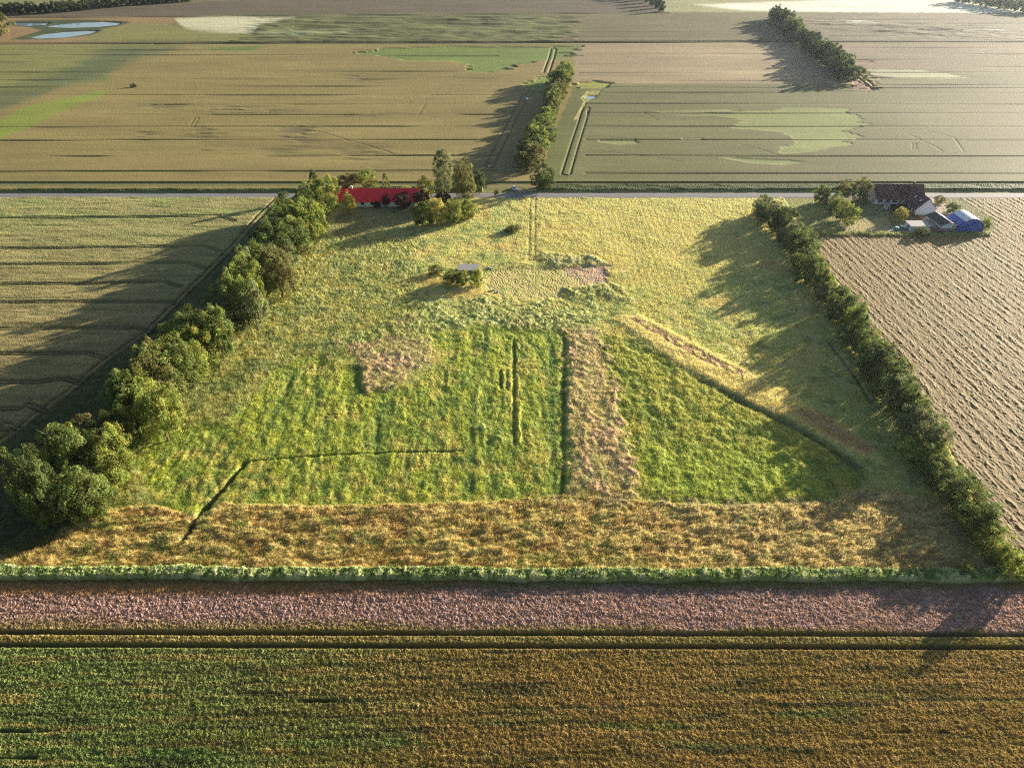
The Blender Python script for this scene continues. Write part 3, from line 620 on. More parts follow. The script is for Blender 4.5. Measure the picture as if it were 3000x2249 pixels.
tag(LP_.build('water', M_WATER), 'still water of the ponds and field puddles', 'water', kind='structure')

# ------------------------------------------------------------------ trees
def leaf_cloud(seed, nclump, per, leaf, shape='round', crad=(.12, .27), fill=.15):
    r_ = np.random.default_rng(seed)
    d = r_.normal(size=(nclump, 3)); d /= np.linalg.norm(d, axis=1, keepdims=True)
    ph = r_.uniform(0, 6.28, 6); rad = .76+.11*np.sin(3*np.arctan2(d[:, 1], d[:, 0])+ph[0])+.10*np.sin(4*d[:, 2]+2*d[:, 0]*3+ph[1])+r_.uniform(-.20, .12, nclump)
    c = d*rad[:, None]
    inner = r_.uniform(0, 1, nclump) < fill; c[inner] *= r_.uniform(.3, .8, (inner.sum(), 1))
    cr = r_.uniform(*crad, nclump)
    if shape == 'round': c[:, 2] = np.where(c[:, 2] < -.55, -.55+(c[:, 2]+.55)*.5, c[:, 2])
    if shape == 'cone':
        z = r_.uniform(-1, .95, nclump); k = (1-z)/2*.8+.06; t = r_.uniform(0, 6.28, nclump); c = np.stack([np.cos(t)*k, np.sin(t)*k, z], 1); cr *= .8
    if shape == 'poplar':
        z = r_.uniform(-.95, .92, nclump); k = np.sqrt(np.clip(1-((z+.15)/1.12)**2, 0, 1))*.72; t = r_.uniform(0, 6.28, nclump); k = k*r_.uniform(.7, 1.05, nclump); c = np.stack([np.cos(t)*k, np.sin(t)*k, z], 1)
    ctint = r_.uniform(.62, 1.35, (nclump, 1))*np.stack([r_.uniform(.88, 1.18, nclump), np.ones(nclump), r_.uniform(.8, 1.1, nclump)], 1)
    n = nclump*per; ci = np.repeat(np.arange(nclump), per)
    nd = r_.normal(size=(n, 3)); nd[:, 2] += .25; nd /= np.linalg.norm(nd, axis=1, keepdims=True)
    out = c[ci]/np.maximum(np.linalg.norm(c[ci], axis=1, keepdims=True), .2); nd = nd+out*.55; nd /= np.linalg.norm(nd, axis=1, keepdims=True)
    p = c[ci]+nd*cr[ci][:, None]*r_.uniform(.55, 1.08, (n, 1))
    no = nd+r_.normal(size=(n, 3))*.55; no /= np.linalg.norm(no, axis=1, keepdims=True)
    a = np.cross(no, r_.normal(size=(n, 3))); a /= np.linalg.norm(a, axis=1, keepdims=True); b_ = np.cross(no, a)
    sz = leaf*r_.uniform(.6, 1.35, (n, 1)); a = a*sz; b_ = b_*sz*.62
    co = np.stack([p-a, p+b_+no*sz*.15, p+a, p-b_+no*sz*.15], 1).reshape(-1, 3)
    cols = np.repeat(ctint[ci]*r_.uniform(.72, 1.3, (n, 1)), 4, axis=0)
    return mesh_np('crown', co, np.arange(n*4).reshape(-1, 4), np.zeros((0, 3), int), cols, MK['mid'])
MK = {k: mat_veg('leaves_'+k, .42, tuple(q*1.30 for q in t), 2.0) for k, t in {
    'mid': (.125, .160, .045), 'deep': (.080, .110, .034), 'bright': (.20, .235, .055), 'gold': (.34, .32, .09), 'olive': (.155, .155, .055), 'grey': (.16, .185, .085), 'plum': (.075, .048, .035), 'dark': (.032, .048, .022)}.items()}
BIG = [leaf_cloud(100+k, 105, 115, .034) for k in range(7)]
MEDM = [leaf_cloud(200+k, 70, 70, .050) for k in range(6)]
SMALL = [leaf_cloud(300+k, 36, 34, .095, crad=(.2, .36)) for k in range(6)]
CONE = [leaf_cloud(400+k, 60, 50, .05, 'cone') for k in range(2)]
POP = [leaf_cloud(450+k, 120, 90, .034, 'poplar', (.12, .22)) for k in range(2)]
def trunk_mesh(seed):
    r_ = random.Random(seed); m = MB(); p = Vector((0, 0, -.02)); rr = .030
    for k in range(4):
        q = p+Vector((r_.uniform(-.02, .02), r_.uniform(-.02, .02), .18)); m.tube(p, q, rr, rr*.78, 7); p = q; rr *= .78
        if k >= 1:
            for _ in range(2):
                t = r_.uniform(0, 6.28); e = p+Vector((math.cos(t)*.26, math.sin(t)*.26, r_.uniform(.08, .22))); m.tube(p, e, rr*.55, rr*.15, 5)
    return m.mesh('trunk', M_BARK)
TR = [trunk_mesh(k) for k in range(3)]
NT = [0]
def tree(box, kind, label, cat='tree', group=None, name=None, res=None, trunk=True, lift=0.0, shape=None, bright=None, amax=None):
    """box = u0,u1,v0,v1 the outline measured in the photo; gives ground place, width and height"""
    u0, u1, v0, v1 = box; NT[0] += 1; s_ = NT[0]
    vb = v1; w = (u1-u0)/ppm(vb)
    for _ in range(3):
        y = (829-vb)/F_PX; dep = TH-math.atan(y); k = ppm(vb)*math.cos(math.atan(y))
        w = (u1-u0)/ppm(vb)
        e = (v1-v0)/k; a2 = (e/2)**2-(w/2*math.sin(dep))**2
        a = math.sqrt(max(a2, 0))/math.cos(dep) if a2 > 0 else 0
        a = max(a, w*.33); 
        if amax: a = min(a, amax)
        vc = (v0+v1)/2; vb = vc+a*math.cos(dep)*k*.98
    gx, gy = G((u0+u1)/2, vb)
    h = 2*a
    rz = (s_*2.399) % 6.283
    root = empty(name or ('tree' if trunk else 'shrub'), (gx, gy, 0), rz); tag(root, label, cat, group)
    if res is None: res = BIG if (u1-u0) > 70 else MEDM if (u1-u0) > 22 else SMALL
    me = res[s_ % len(res)]
    c = bpy.data.objects.new('crown' if trunk else 'foliage', me); COL.objects.link(c); c.parent = root
    c.location = (0, 0, a*1.03+lift); c.scale = (w/2*1.05, w/2*1.05, a*1.04); 
    c.material_slots[0].link = 'OBJECT'; c.material_slots[0].material = MK[kind]
    t = bpy.data.objects.new('trunk' if trunk else 'stem', TR[s_ % 3]); COL.objects.link(t); t.parent = root; t.scale = (w*.9, w*.9, h*1.15 if trunk else h*.9)
    return root
ORD = ['first', 'second', 'third', 'fourth', 'fifth', 'sixth', 'seventh', 'eighth', 'ninth', 'tenth', 'eleventh', 'twelfth', 'thirteenth', 'fourteenth', 'fifteenth', 'sixteenth', 'seventeenth', 'eighteenth', 'nineteenth', 'twentieth']
def ordn(k):
    k += 1
    if k <= 20: return ORD[k-1]
    t, o = divmod(k, 10)
    return ['', '', 'twenty', 'thirty', 'forty', 'fifty', 'sixty', 'seventy', 'eighty', 'ninety'][t]+'-'+ORD[o-1] if o else ['', '', '', 'thirtieth', 'fortieth', 'fiftieth', 'sixtieth', 'seventieth', 'eightieth', 'ninetieth'][t]
LEFT = [((95, 215, 918, 1080), 'mid'), ((50, 140, 985, 1160), 'deep'), ((130, 235, 1010, 1145), 'mid'), ((190, 290, 925, 1060), 'bright'), ((225, 330, 803, 940), 'mid'), ((290, 392, 820, 975), 'bright'), ((225, 300, 870, 990), 'mid'),
        ((330, 400, 740, 850), 'olive'), ((370, 445, 735, 845), 'mid'), ((412, 480, 668, 780), 'deep'), ((450, 520, 670, 780), 'mid'), ((485, 560, 600, 715), 'mid'), ((525, 592, 610, 718), 'grey'), ((528, 600, 530, 625), 'mid'), ((570, 655, 540, 650), 'olive'),
        ((565, 630, 478, 565), 'mid'), ((610, 680, 475, 560), 'mid'), ((605, 672, 425, 510), 'deep'), ((645, 715, 432, 520), 'bright')]
L2 = []
kinds = ['mid', 'olive', 'deep', 'mid', 'bright', 'grey']
for k, (bx_, kd) in enumerate(LEFT):
    L2.append((bx_, kd))
for k, (bx_, kd) in enumerate(L2):
    if k < 7: bx_ = (bx_[0]+26, bx_[1]+22, bx_[2]+4, bx_[3]-14)
    tree(bx_, kd, 'broadleaf tree in the left hedgerow, %s counted from the near end' % ordn(k), group='trees of the left hedgerow', name='hedgerow_tree')
def hedge(line, step, jit, seed, label, group, res=None, name='hedgerow_tree', kset=kinds, kout=0.0):
    """trees standing along a real ground line; line = (u, v, width m, height m)"""
    r_ = random.Random(seed); P = [G(u, v) for u, v, w, h in line]; seg = []; k = 0; carry = 0.0
    for i in range(len(P)-1):
        a = Vector(P[i]); b = Vector(P[i+1]); Ls = (b-a).length; d = carry
        while d < Ls:
            t = d/Ls; w = line[i][2]*(1-t)+line[i+1][2]*t; h = line[i][3]*(1-t)+line[i+1][3]*t
            w *= r_.uniform(.72, 1.28); h *= r_.uniform(.62, 1.32); p = a.lerp(b, t)
            seg.append((p.x+r_.uniform(-jit, jit), p.y+r_.uniform(-jit, jit)*.5, w, h)); d += step*w
        carry = d-Ls
    for k, (x, y, w, h) in enumerate(seg):
        NT[0] += 1; s_ = NT[0]; root = empty(name, (x, y, 0), s_*2.399 % 6.283); tag(root, label % ordn(k), 'tree', group)
        rs = res or BIG; c = bpy.data.objects.new('crown', rs[s_ % len(rs)]); COL.objects.link(c); c.parent = root; a_ = h/2
        c.location = (0, 0, a_*1.03); c.scale = (w/2*1.12, w/2*1.12, a_*1.08); c.material_slots[0].link = 'OBJECT'; c.material_slots[0].material = MK[kset[r_.randrange(len(kset))]]
        t = bpy.data.objects.new('trunk', TR[s_ % 3]); COL.objects.link(t); t.parent = root; t.scale = (w*.9, w*.9, h*1.15)
    return len(seg)
hedge([(662, 478, 11, 12), (625, 540, 12, 13), (578, 612, 13, 14), (512, 695, 13, 14), (440, 770, 13, 13), (372, 845, 13, 12), (312, 920, 13, 12), (255, 985, 12, 11), (195, 1070, 12, 10), (130, 1130, 11, 9)], .30, 2.2, 21, 'lower tree filling the left hedgerow, %s counted from the road', 'lower trees of the left hedgerow')
nR = hedge([(1643, 466, 10, 8), (1680, 500, 10, 8.5), (1722, 560, 8.5, 8.5), (1752, 620, 8.5, 8.5), (1800, 668, 8, 8.5), (1842, 735, 9, 9), (1880, 800, 9, 8.5), (1930, 880, 9, 8.5), (1972, 950, 9, 8.5), (2022, 1030, 9, 8.0), (2062, 1090, 8, 7), (2105, 1150, 7.5, 6.5), (2135, 1200, 7.5, 6), (2150, 1228, 7, 5.5)],
      .52, 1.0, 11, 'broadleaf tree in the right hedgerow, %s counted from the road', 'trees of the right hedgerow')
tree((2145, 2205, 1185, 1258), 'bright', 'yellowish green shrub at the near end of the right hedgerow', 'shrub', trunk=False)
tree((2062, 2096, 1210, 1243), 'gold', 'small pale round bush left of the near end of the right hedgerow', 'bush', name='bush', trunk=False, res=MEDM)
hedge([(1220, 176, 13, 13), (1208, 203, 13, 11), (1196, 238, 10, 10), (1184, 268, 8, 8), (1170, 300, 12, 10), (1155, 335, 12, 11), (1143, 372, 12, 11)], .42, 1.2, 12, 'tree of the hedge running away from the road, %s from its far end', 'trees of the middle hedge', res=MEDM, kset=['mid', 'mid', 'olive', 'bright', 'deep'])
tree((1142, 1201, 361, 410), 'deep', 'dark spreading bush by the road at the foot of the middle hedge', 'bush', name='bush', trunk=False)
tree((1066, 1078, 410, 424), 'mid', 'small lone shrub on the verge below the parked car', 'shrub', trunk=False, res=MEDM)
hedge([(1670, 44, 14, 13), (1700, 66, 14, 13), (1728, 92, 14, 13), (1758, 118, 14, 13), (1792, 148, 14, 13), (1834, 182, 14, 13)], .42, 3, 13, 'dark tree in the distant hedge at upper right, %s from its far end', 'trees of the distant hedge', res=MEDM, kset=['deep', 'deep', 'dark'])
rr = random.Random(5)
for k in range(26):
    u = -8+k*16.5; vb = np.interp(u, [0, 130, 180, 280, 440], [33, 29, 24, 14, 3]); 
    tree((u-13, u+13, vb-16-rr.uniform(0, 4), vb), 'dark', 'dark tree in the treeline at upper left, %s from its left end' % ordn(k), group='trees of the upper left treeline', res=SMALL)
for k, (u, vb) in enumerate([(1350, -2), (1366, 0), (1382, 3), (1396, 8), (1408, 14), (1418, 20), (1427, 27)]):
    tree((u-9, u+10, vb-20, vb), 'dark', 'dark tree at the top edge in the middle, %s from its far end' % ordn(k), group='trees at the top edge', res=SMALL)
for k in range(13):
    u = 2072+k*14; vb = np.interp(u, [2060, 2130, 2212, 2260], [4, 16, 29, 32])
    tree((u-14, u+14, vb-22, vb), 'deep', 'hazy tree in the upper right corner hedge, %s from its left' % ordn(k), group='trees of the upper right hedge', res=SMALL)
tree((-22, 28, 27, 80), 'olive', 'large round willow at the left edge beside the ponds', res=MEDM, name='willow_tree')
tree((284, 296, 182, 191), 'dark', 'tiny dark bush standing alone in the tan field', 'bush', name='bush', trunk=False, res=SMALL)
# around the red roofed house
tree((675, 741, 388, 462), 'bright', 'big bright green tree left of the red roof', name='broadleaf_tree', res=BIG)
tree((662, 705, 376, 430), 'deep', 'dark pointed conifer behind the bright tree left of the red roof', name='conifer_tree', res=CONE)
tree((741, 772, 421, 464), 'gold', 'yellow green tree overlapping the left end of the red roof', name='broadleaf_tree', res=BIG)
tree((640, 690, 405, 470), 'mid', 'green tree at the road end of the left hedgerow', name='broadleaf_tree')
tree((723, 775, 378, 410), 'olive', 'wide dark bush behind the left part of the red roof', 'bush', name='bush', trunk=False, res=MEDM)
tree((762, 822, 372, 408), 'bright', 'bright rounded bush behind the middle of the red roof', 'bush', name='bush', trunk=False, res=MEDM)
tree((822, 846, 379, 410), 'mid', 'slim pointed shrub behind the red roof', 'shrub', trunk=False, res=CONE)
tree((900, 942, 384, 432), 'gold', 'golden green bush at the right end of the red roof', 'bush', name='bush', trunk=False, res=MEDM)
tree((934, 988, 347, 420), 'grey', 'tall slender poplar with pale bare trunk right of the red roof', name='poplar_tree', res=POP, lift=2.2)
tree((978, 1028, 358, 440), 'olive', 'tall olive green tree between the poplar and the dark tree', name='broadleaf_tree', res=BIG)
tree((1020, 1052, 371, 420), 'deep', 'dark green tree rightmost of the three behind the big bushes', name='broadleaf_tree', res=MEDM)
tree((848, 892, 419, 452), 'plum', 'dark purple bush in front of the right part of the red roof', 'bush', name='bush', trunk=False, res=BIG)
tree((868, 888, 403, 420), 'gold', 'yellow sprig topped bush over the red roof', 'bush', name='bush', trunk=False, res=MEDM)
tree((892, 932, 412, 455), 'plum', 'purple brown bush left of the poplar trunk', 'bush', name='bush', trunk=False, res=BIG)
tree((826, 842, 420, 449), 'plum', 'small dark purple shrub against the red house wall', 'shrub', trunk=False, res=MEDM)
tree((807, 824, 434, 450), 'plum', 'low reddish bush under the eaves of the red house', 'bush', name='bush', trunk=False, res=MEDM)
tree((937, 980, 416, 450), 'plum', 'shaded brown bush under the poplar', 'bush', name='bush', trunk=False, res=MEDM)
for bx_, kd, lb in [((886, 940, 440, 490), 'mid', 'dark green bush leftmost of the big clump below the poplar'), ((920, 968, 432, 486), 'gold', 'yellow tipped bush in the big clump below the poplar'), ((955, 1005, 436, 484), 'bright', 'bright green bush in the middle of the clump below the poplar'), ((990, 1033, 434, 474), 'bright', 'rounded bright bush rightmost of the clump below the poplar')]:
    tree(bx_, kd, lb, 'bush', 'bushes below the poplar', name='bush', trunk=False, res=BIG)
# meadow bushes
tree((984, 1014, 585, 619), 'bright', 'bright willow bush in front of the low grey hut, the left one', 'bush', name='bush', trunk=False, res=BIG)
tree((1014, 1046, 583, 620), 'bright', 'bright willow bush in front of the low grey hut, the right one', 'bush', name='bush', trunk=False, res=BIG)
tree((955, 1000, 588, 614), 'mid', 'low dark green bush left of the low grey hut', 'bush', name='bush', trunk=False, res=BIG)
tree((925, 958, 572, 596), 'olive', 'rounded weedy shrub standing left of the hut bushes', 'shrub', trunk=False, res=BIG)
tree((1090, 1128, 484, 506), 'olive', 'low dark mound of brush in the meadow beside the wheel track', 'bush', name='bush', trunk=False, res=BIG, amax=1.3)
# right farm garden
for bx_, kd, lb, tk in [((1752, 1790, 402, 440), 'mid', 'green bush at the road end of the farm garden hedge', 0), ((1780, 1815, 422, 462), 'bright', 'pale green bush in the upper part of the farm garden hedge', 0), ((1795, 1835, 436, 478), 'bright', 'pale green bush in the middle of the farm garden hedge', 0), ((1812, 1850, 448, 490), 'bright', 'pale green bush at the near end of the farm garden hedge', 0),
                    ((1796, 1840, 394, 432), 'olive', 'dark tree left of the white farmhouse, the left one', 1), ((1834, 1876, 389, 436), 'olive', 'dark tree touching the left gable of the white farmhouse', 1), ((1927, 1957, 450, 480), 'gold', 'yellow green small tree in the farm courtyard', 1),
                    ((1922, 1942, 441, 456), 'plum', 'dark shrub in front of the farmhouse windows, the left one', 0), ((1938, 1958, 438, 458), 'dark', 'dark shrub in the inner corner of the farmhouse', 0), ((2015, 2040, 424, 440), 'olive', 'bush on the far side of the farm drive', 0), ((2038, 2070, 441, 460), 'mid', 'bush between the farm drive and the blue hangar', 0),
                    ((2114, 2136, 472, 500), 'bright', 'small yellow green bush at the right side of the blue hangar', 0), ((1974, 2004, 497, 505), 'mid', 'low hedge bush along the front of the pale shed', 0)]:
    if tk: tree(bx_, kd, lb, name='broadleaf_tree', res=BIG)
    else: tree(bx_, kd, lb, 'bush', name='bush', trunk=False, res=BIG)

# ------------------------------------------------------------------ buildings
def window(parent, x, y, z, w, h, face='s', fm=None):
    """window proud of a wall facing -y ('s') or -x ('w'), x,y,z is its lower centre on the wall plane"""
    o = empty_mesh = None
    m = MB(); t = .07
    if face == 's':
        for a in ((x-w/2, x-w/2+t), (x+w/2-t, x+w/2), (x-t/2, x+t/2)): m.box(a[0], a[1], y-.06, y+.02, z, z+h)
        m.box(x-w/2+t, x-t/2, y-.06, y+.02, z, z+t); m.box(x+t/2, x+w/2-t, y-.06, y+.02, z, z+t); m.box(x-w/2+t, x-t/2, y-.06, y+.02, z+h-t, z+h); m.box(x+t/2, x+w/2-t, y-.06, y+.02, z+h-t, z+h)
        g_ = MB().box(x-w/2+.01, x+w/2-.01, y-.03, y+.015, z+.01, z+h-.01)
    else:
        for a in ((y-w/2, y-w/2+t), (y+w/2-t, y+w/2), (y-t/2, y+t/2)): m.box(x-.06, x+.02, a[0], a[1], z, z+h)
        m.box(x-.06, x+.02, y-w/2+t, y-t/2, z, z+t); m.box(x-.06, x+.02, y+t/2, y+w/2-t, z+h-t, z+h)
        g_ = MB().box(x-.03, x+.015, y-w/2+.01, y+w/2-.01, z+.01, z+h-.01)
    f = m.build('window', fm or M_FRAME, parent); g_.build('pane', M_GLASS, f)
def roof_x(m, x0, x1, yc, hw, ze, zr, over=.35, th=.18):       # gable roof, ridge along x
    s = (zr-ze)/hw; m.prismx([(yc-hw-over, ze-over*s), (yc, zr), (yc+hw+over, ze-over*s), (yc+hw+over, ze-over*s+th), (yc, zr+th*1.3), (yc-hw-over, ze-over*s+th)], x0-.25, x1+.25)
def roof_y(m, y0, y1, xc, hw, ze, zr, over=.3, th=.18, oy=.25):
    s = (zr-ze)/hw; m.prism([(xc-hw-over, ze-over*s), (xc, zr), (xc+hw+over, ze-over*s), (xc+hw+over, ze-over*s+th), (xc, zr+th*1.3), (xc-hw-over, ze-over*s+th)], y0-oy, y1+oy)

# red roofed long house
hx0, hx1 = G(726, 447)[0], G(905, 447)[0]; hy = 286.9
H1 = empty('long_house', ((hx0+hx1)/2, hy, 0)); tag(H1, 'long white house with a bright red roof among trees by the road', 'house')
Lh = (hx1-hx0)/2; wd = 8.6; ze, zr = 2.5, 6.6
w_ = MB().prismx([(0, 0), (wd, 0), (wd, ze), (wd/2, zr-.05), (0, ze)], -Lh, Lh).build('wall', M_WHITE, H1)
rm = MB(); roof_x(rm, -Lh, Lh, wd/2, wd/2, ze, zr); rf = rm.build('roof', M_RED, H1)
cx_ = G(760, 406, 6.8)[0]-(hx0+hx1)/2
ch = MB().box(cx_-.35, cx_+.35, wd/2-.35, wd/2+.35, zr-.3, zr+1.1); ch.box(cx_-.42, cx_+.42, wd/2-.42, wd/2+.42, zr+1.1, zr+1.22); ch.build('chimney', M_WHITE, rf)
for u in (785, 806, 832, 858, 880):
    window(H1, G(u, 445)[0]-(hx0+hx1)/2, 0, .9, 1.5, 1.15)
MB().box(G(820, 445)[0]-(hx0+hx1)/2-.5, G(820, 445)[0]-(hx0+hx1)/2+.5, -.05, .02, 0.02, 2.1).build('door', M_WOOD, H1)

# farmhouse (L shape)
fx, fy = 159.0, 289.9
FH = empty('farmhouse', (fx, fy, 0)); tag(FH, 'white L-shaped farmhouse with dark red tiled roof on the right', 'house')
LX = 21.4; wd = 9.4; ze, zr = 2.7, 7.2
MB().prismx([(0, 0), (wd, 0), (wd, ze), (wd/2, zr-.05), (0, ze)], 0, LX).build('wall', M_WHITE, FH)
rm = MB(); roof_x(rm, 0, LX, wd/2, wd/2, ze, zr, over=.4); rf = rm.build('roof', M_TILE, FH)
wx = 174.9-fx; hw = 4.2; yb = 277.4-fy
wg = MB().prism([(wx-hw, 0), (wx+hw, 0), (wx+hw, ze), (wx, zr-.35), (wx-hw, ze)], yb, .05); wg.build('wing_wall', M_WHITE, FH)
rm = MB(); roof_y(rm, yb, wd/2-.3, wx, hw, ze, zr-.25, over=.38, oy=.2); rm.build('wing_roof', M_TILE, FH)
m = MB().box(wx+1.5-.35, wx+1.5+.35, wd/2-.1, wd/2+.6, zr-.6, zr+1.2); m.box(wx+1.5-.42, wx+1.5+.42, wd/2-.17, wd/2+.67, zr+1.2, zr+1.32); m.build('chimney', M_BRICK, rf)
for x in (2.2, 5.6, 8.6): window(FH, x, 0, .9, 2.0, 1.2)
for y in (yb+2.0, yb+4.4, yb+6.8, yb+9.4): window(FH, wx-hw, y, .8, 1.2, 1.3, 'w')
for y in (1.7, 5.8): window(FH, 0, y, .9, 1.1, 1.2, 'w')
MB().box(10.6, 11.6, -.05, .02, .02, 2.1).build('door', M_WOOD, FH)
sk = MB().box(-.4, .4, -.03, .03, -.3, .3)
for q in ((wx-hw*.45, yb+7.5), (wx-hw*.45, yb+3.0)):
    zz = ze+(zr-.25-ze)*.55+.26; m = MB(); m.add([(q[0]-.3, q[1]-.4, zz-.28), (q[0]+.3, q[1]-.4, zz+.32), (q[0]+.3, q[1]+.4, zz+.32), (q[0]-.3, q[1]+.4, zz-.28), (q[0]-.3, q[1]-.4, zz-.2), (q[0]+.3, q[1]-.4, zz+.4), (q[0]+.3, q[1]+.4, zz+.4), (q[0]-.3, q[1]+.4, zz-.2)], [(0, 1, 2, 3), (7, 6, 5, 4), (0, 4, 5, 1), (1, 5, 6, 2), (2, 6, 7, 3), (3, 7, 4, 0)])
    m.build('roof_window', M_BAND, FH)
# small playhouse in front
px, py = G(1916, 451); PH = empty('playhouse', (px, py, 0)); tag(PH, 'tiny white gabled garden hut in front of the farmhouse windows', 'hut')
MB().prism([(-1.0, 0), (1.0, 0), (1.0, 1.1), (0, 2.0), (-1.0, 1.1)], -1, 1).build('wall', M_WHITE, PH); m = MB(); roof_y(m, -1, 1, 0, 1.0, 1.12, 2.02, .15, .06, .15); m.build('roof', M_GREYR, PH); MB().box(-.3, .3, -1.04, -.99, .02, 1.2).build('door', M_WOOD, PH)

# pale flat shed
SX0, SY0 = 160.4, 259.8
SH = empty('garden_shed', (SX0, SY0, 0)); tag(SH, 'pale blue grey flat roofed shed, left of the brick garage', 'shed')
m = MB().prismx([(0, 0), (5, 0), (5, 2.5), (0, 2.25)], 0, 7.6); m.build('wall', M_SHED, SH)
m = MB().prismx([(-.3, 2.25), (5.3, 2.53), (5.3, 2.67), (-.3, 2.39)], -.3, 7.9); m.build('roof', M_GREYR, SH)
bt = MB()
for k in range(13): bt.box(.3+k*.58, .36+k*.58, -.035, .01, .02, 2.2)
bt.build('batten', M_SHED, SH); MB().box(-.04, .01, 1.6, 2.6, .02, 2.0).build('door', M_FRAME, SH)
# brick outbuilding low
LB = empty('brick_lean_to', (168.5, 260.3, 0)); tag(LB, 'low red brick outbuilding with faded pink roof between the pale shed and the garage', 'outbuilding')
MB().prismx([(0, 0), (6.5, 0), (6.5, 2.2), (0, 1.9)], 0, 3.0).build('wall', M_BRICK, LB); MB().prismx([(-.2, 1.92), (6.7, 2.24), (6.7, 2.36), (-.2, 2.04)], -.1, 3.0).build('roof', M_PINKR, LB)
# garage
GX = 171.75; GW = 6.2
GA = empty('brick_garage', (GX, 258.9, 0), math.radians(3)); tag(GA, 'red brick garage with white gable and dark ridged roof beside the blue hangar', 'garage')
MB().box(0, GW, 0, 11, 0, 1.75).build('wall', M_BRICK, GA)
m = MB().prism([(0.02, 1.75), (GW-.02, 1.75), (GW-.02, 3.0), (GW/2, 4.3), (.02, 3.0)], .02, 10.98).build('gable', M_SHED, GA)
s = 1.3/(GW/2)
MB().prism([(-.3, 3.0-.3*s), (GW/2, 4.32), (GW/2, 4.5), (-.3, 3.18-.3*s)], -.3, 11.3).build('roof', M_DARKR, GA)
ob = MB().prism([(GW/2+.005, 4.32), (GW+.3, 3.0-.3*s), (GW+.3, 3.18-.3*s), (GW/2+.005, 4.5)], -.3, 11.3).build('roof', M_GREYR, GA); ob['label'] = 'light grey right roof slope'
MB().prism([(GW/2-.15, 4.5), (GW/2+.18, 4.5), (GW/2+.15, 4.62), (GW/2-.12, 4.62)], -.32, 11.32).build('ridge_cap', M_BAND, GA)
for x in (-.08, GW-.1): MB().box(x, x+.18, -.14, -.004, 0, 2.95).build('corner_post', M_WOOD, GA)
window(GA, GW-1.0, 0.02, 2.15, 1.1, .5)
# blue hangar
HX, HY = 184.2, 259.3
HG = empty('hangar', (HX, HY, 0)); tag(HG, 'blue round arched hangar with a white band along its top, rightmost building', 'hangar')
def arc(rx, rz, a0, a1, n): return [(rx*math.cos(a0+(a1-a0)*k/n), rz*math.sin(a0+(a1-a0)*k/n)) for k in range(n+1)]
RX, RZ, DP = 5.15, 5.6, 9.5
outer = arc(RX, RZ, 0, math.pi, 28); m = MB().prism(outer, .02, DP-.02); m.build('end_wall', M_BLUE, HG)
def shell(a0, a1, r0, r1, nm, mt_, y0=-.12, y1=DP+.12):
    n = 14; o_ = arc(RX+r1, RZ+r1, a0, a1, n); i_ = arc(RX+r0, RZ+r0, a0, a1, n)[::-1]; MB().prism(o_+i_, y0, y1).build(nm, mt_, HG)
R_ = math.radians
shell(R_(0), R_(54), .01, .08, 'side_cover', M_BLUE); shell(R_(128), R_(180), .01, .08, 'side_cover', M_BLUE); shell(R_(54.2), R_(127.8), .01, .09, 'top_cover', M_BAND)
for yy in (2.2, 4.7, 7.2): shell(R_(2), R_(178), .08, .115, 'rib', M_BLUE if 0 else M_BAND, yy, yy+.05)
MB().box(-1.4, 1.4, -.05, .015, .02, 3.3).build('door', M_BLUE, HG)
# teal tanks
for k, (u, v) in enumerate([(1934.5, 498.5), (1944.5, 496)]):
    a, b_ = G(u, v); T = empty('storage_tank', (a, b_, 0), .2+k*.3); tag(T, 'teal storage tank with pale lid by the pale shed, the %s one' % ['left', 'right'][k], 'tank', 'teal tanks by the shed')
    m = MB(); n = 10
    prof = [(.85, 0), (.92, .2), (.92, 1.45), (.8, 1.6)]
    vv = [(r_*math.cos(6.283*j/n), r_*math.sin(6.283*j/n), z) for r_, z in prof for j in range(n)]
    m.add(vv, [(i*n+j, i*n+(j+1) % n, (i+1)*n+(j+1) % n, (i+1)*n+j) for i in range(3) for j in range(n)]+[tuple(range(n-1, -1, -1)), tuple(range(3*n, 4*n))]); m.build('body', M_TEAL, T)
    MB().tube((0, 0, 1.6), (0, 0, 1.75), .7, .6, 12).build('lid', M_BAND, T)
# red farm wagon in the yard
a, b_ = G(1966, 466); Wg = empty('farm_wagon', (a, b_, 0), .5); tag(Wg, 'rusty red farm wagon parked in the courtyard beside the wing', 'wagon')
m = MB().box(-1.6, 1.6, -.9, .9, .6, .72); m.box(-1.6, 1.6, -.9, -.84, .72, 1.2); m.box(-1.6, 1.6, .84, .9, .72, 1.2); m.box(-1.6, -1.54, -.84, .84, .72, 1.2); m.box(1.54, 1.6, -.84, .84, .72, 1.2); m.build('tray', M_RUST, Wg)
for x in (-1.0, 1.0):
    for y in (-.95, .95): MB().tube((x, y-.1, .34), (x, y+.1, .34), .34, .34, 12).build('wheel', M_TYRE, Wg)
MB().tube((1.6, 0, .6), (2.8, 0, .45), .05, .05, 6).build('drawbar', M_RUST, Wg)
a, b_ = G(1988, 470); S2 = empty('timber_pile', (a, b_, 0), .2); tag(S2, 'low pile of reddish timber against the farmhouse gable', 'timber pile')
r_ = random.Random(3)
for k in range(7): MB().box(-1.8, 1.8+r_.uniform(-.5, .5), -.9+k*.26, -.7+k*.26, .0, .25+r_.uniform(0, .35)).build('timber', M_RUST if k % 2 else M_WOOD, S2, rz=r_.uniform(-.03, .03))
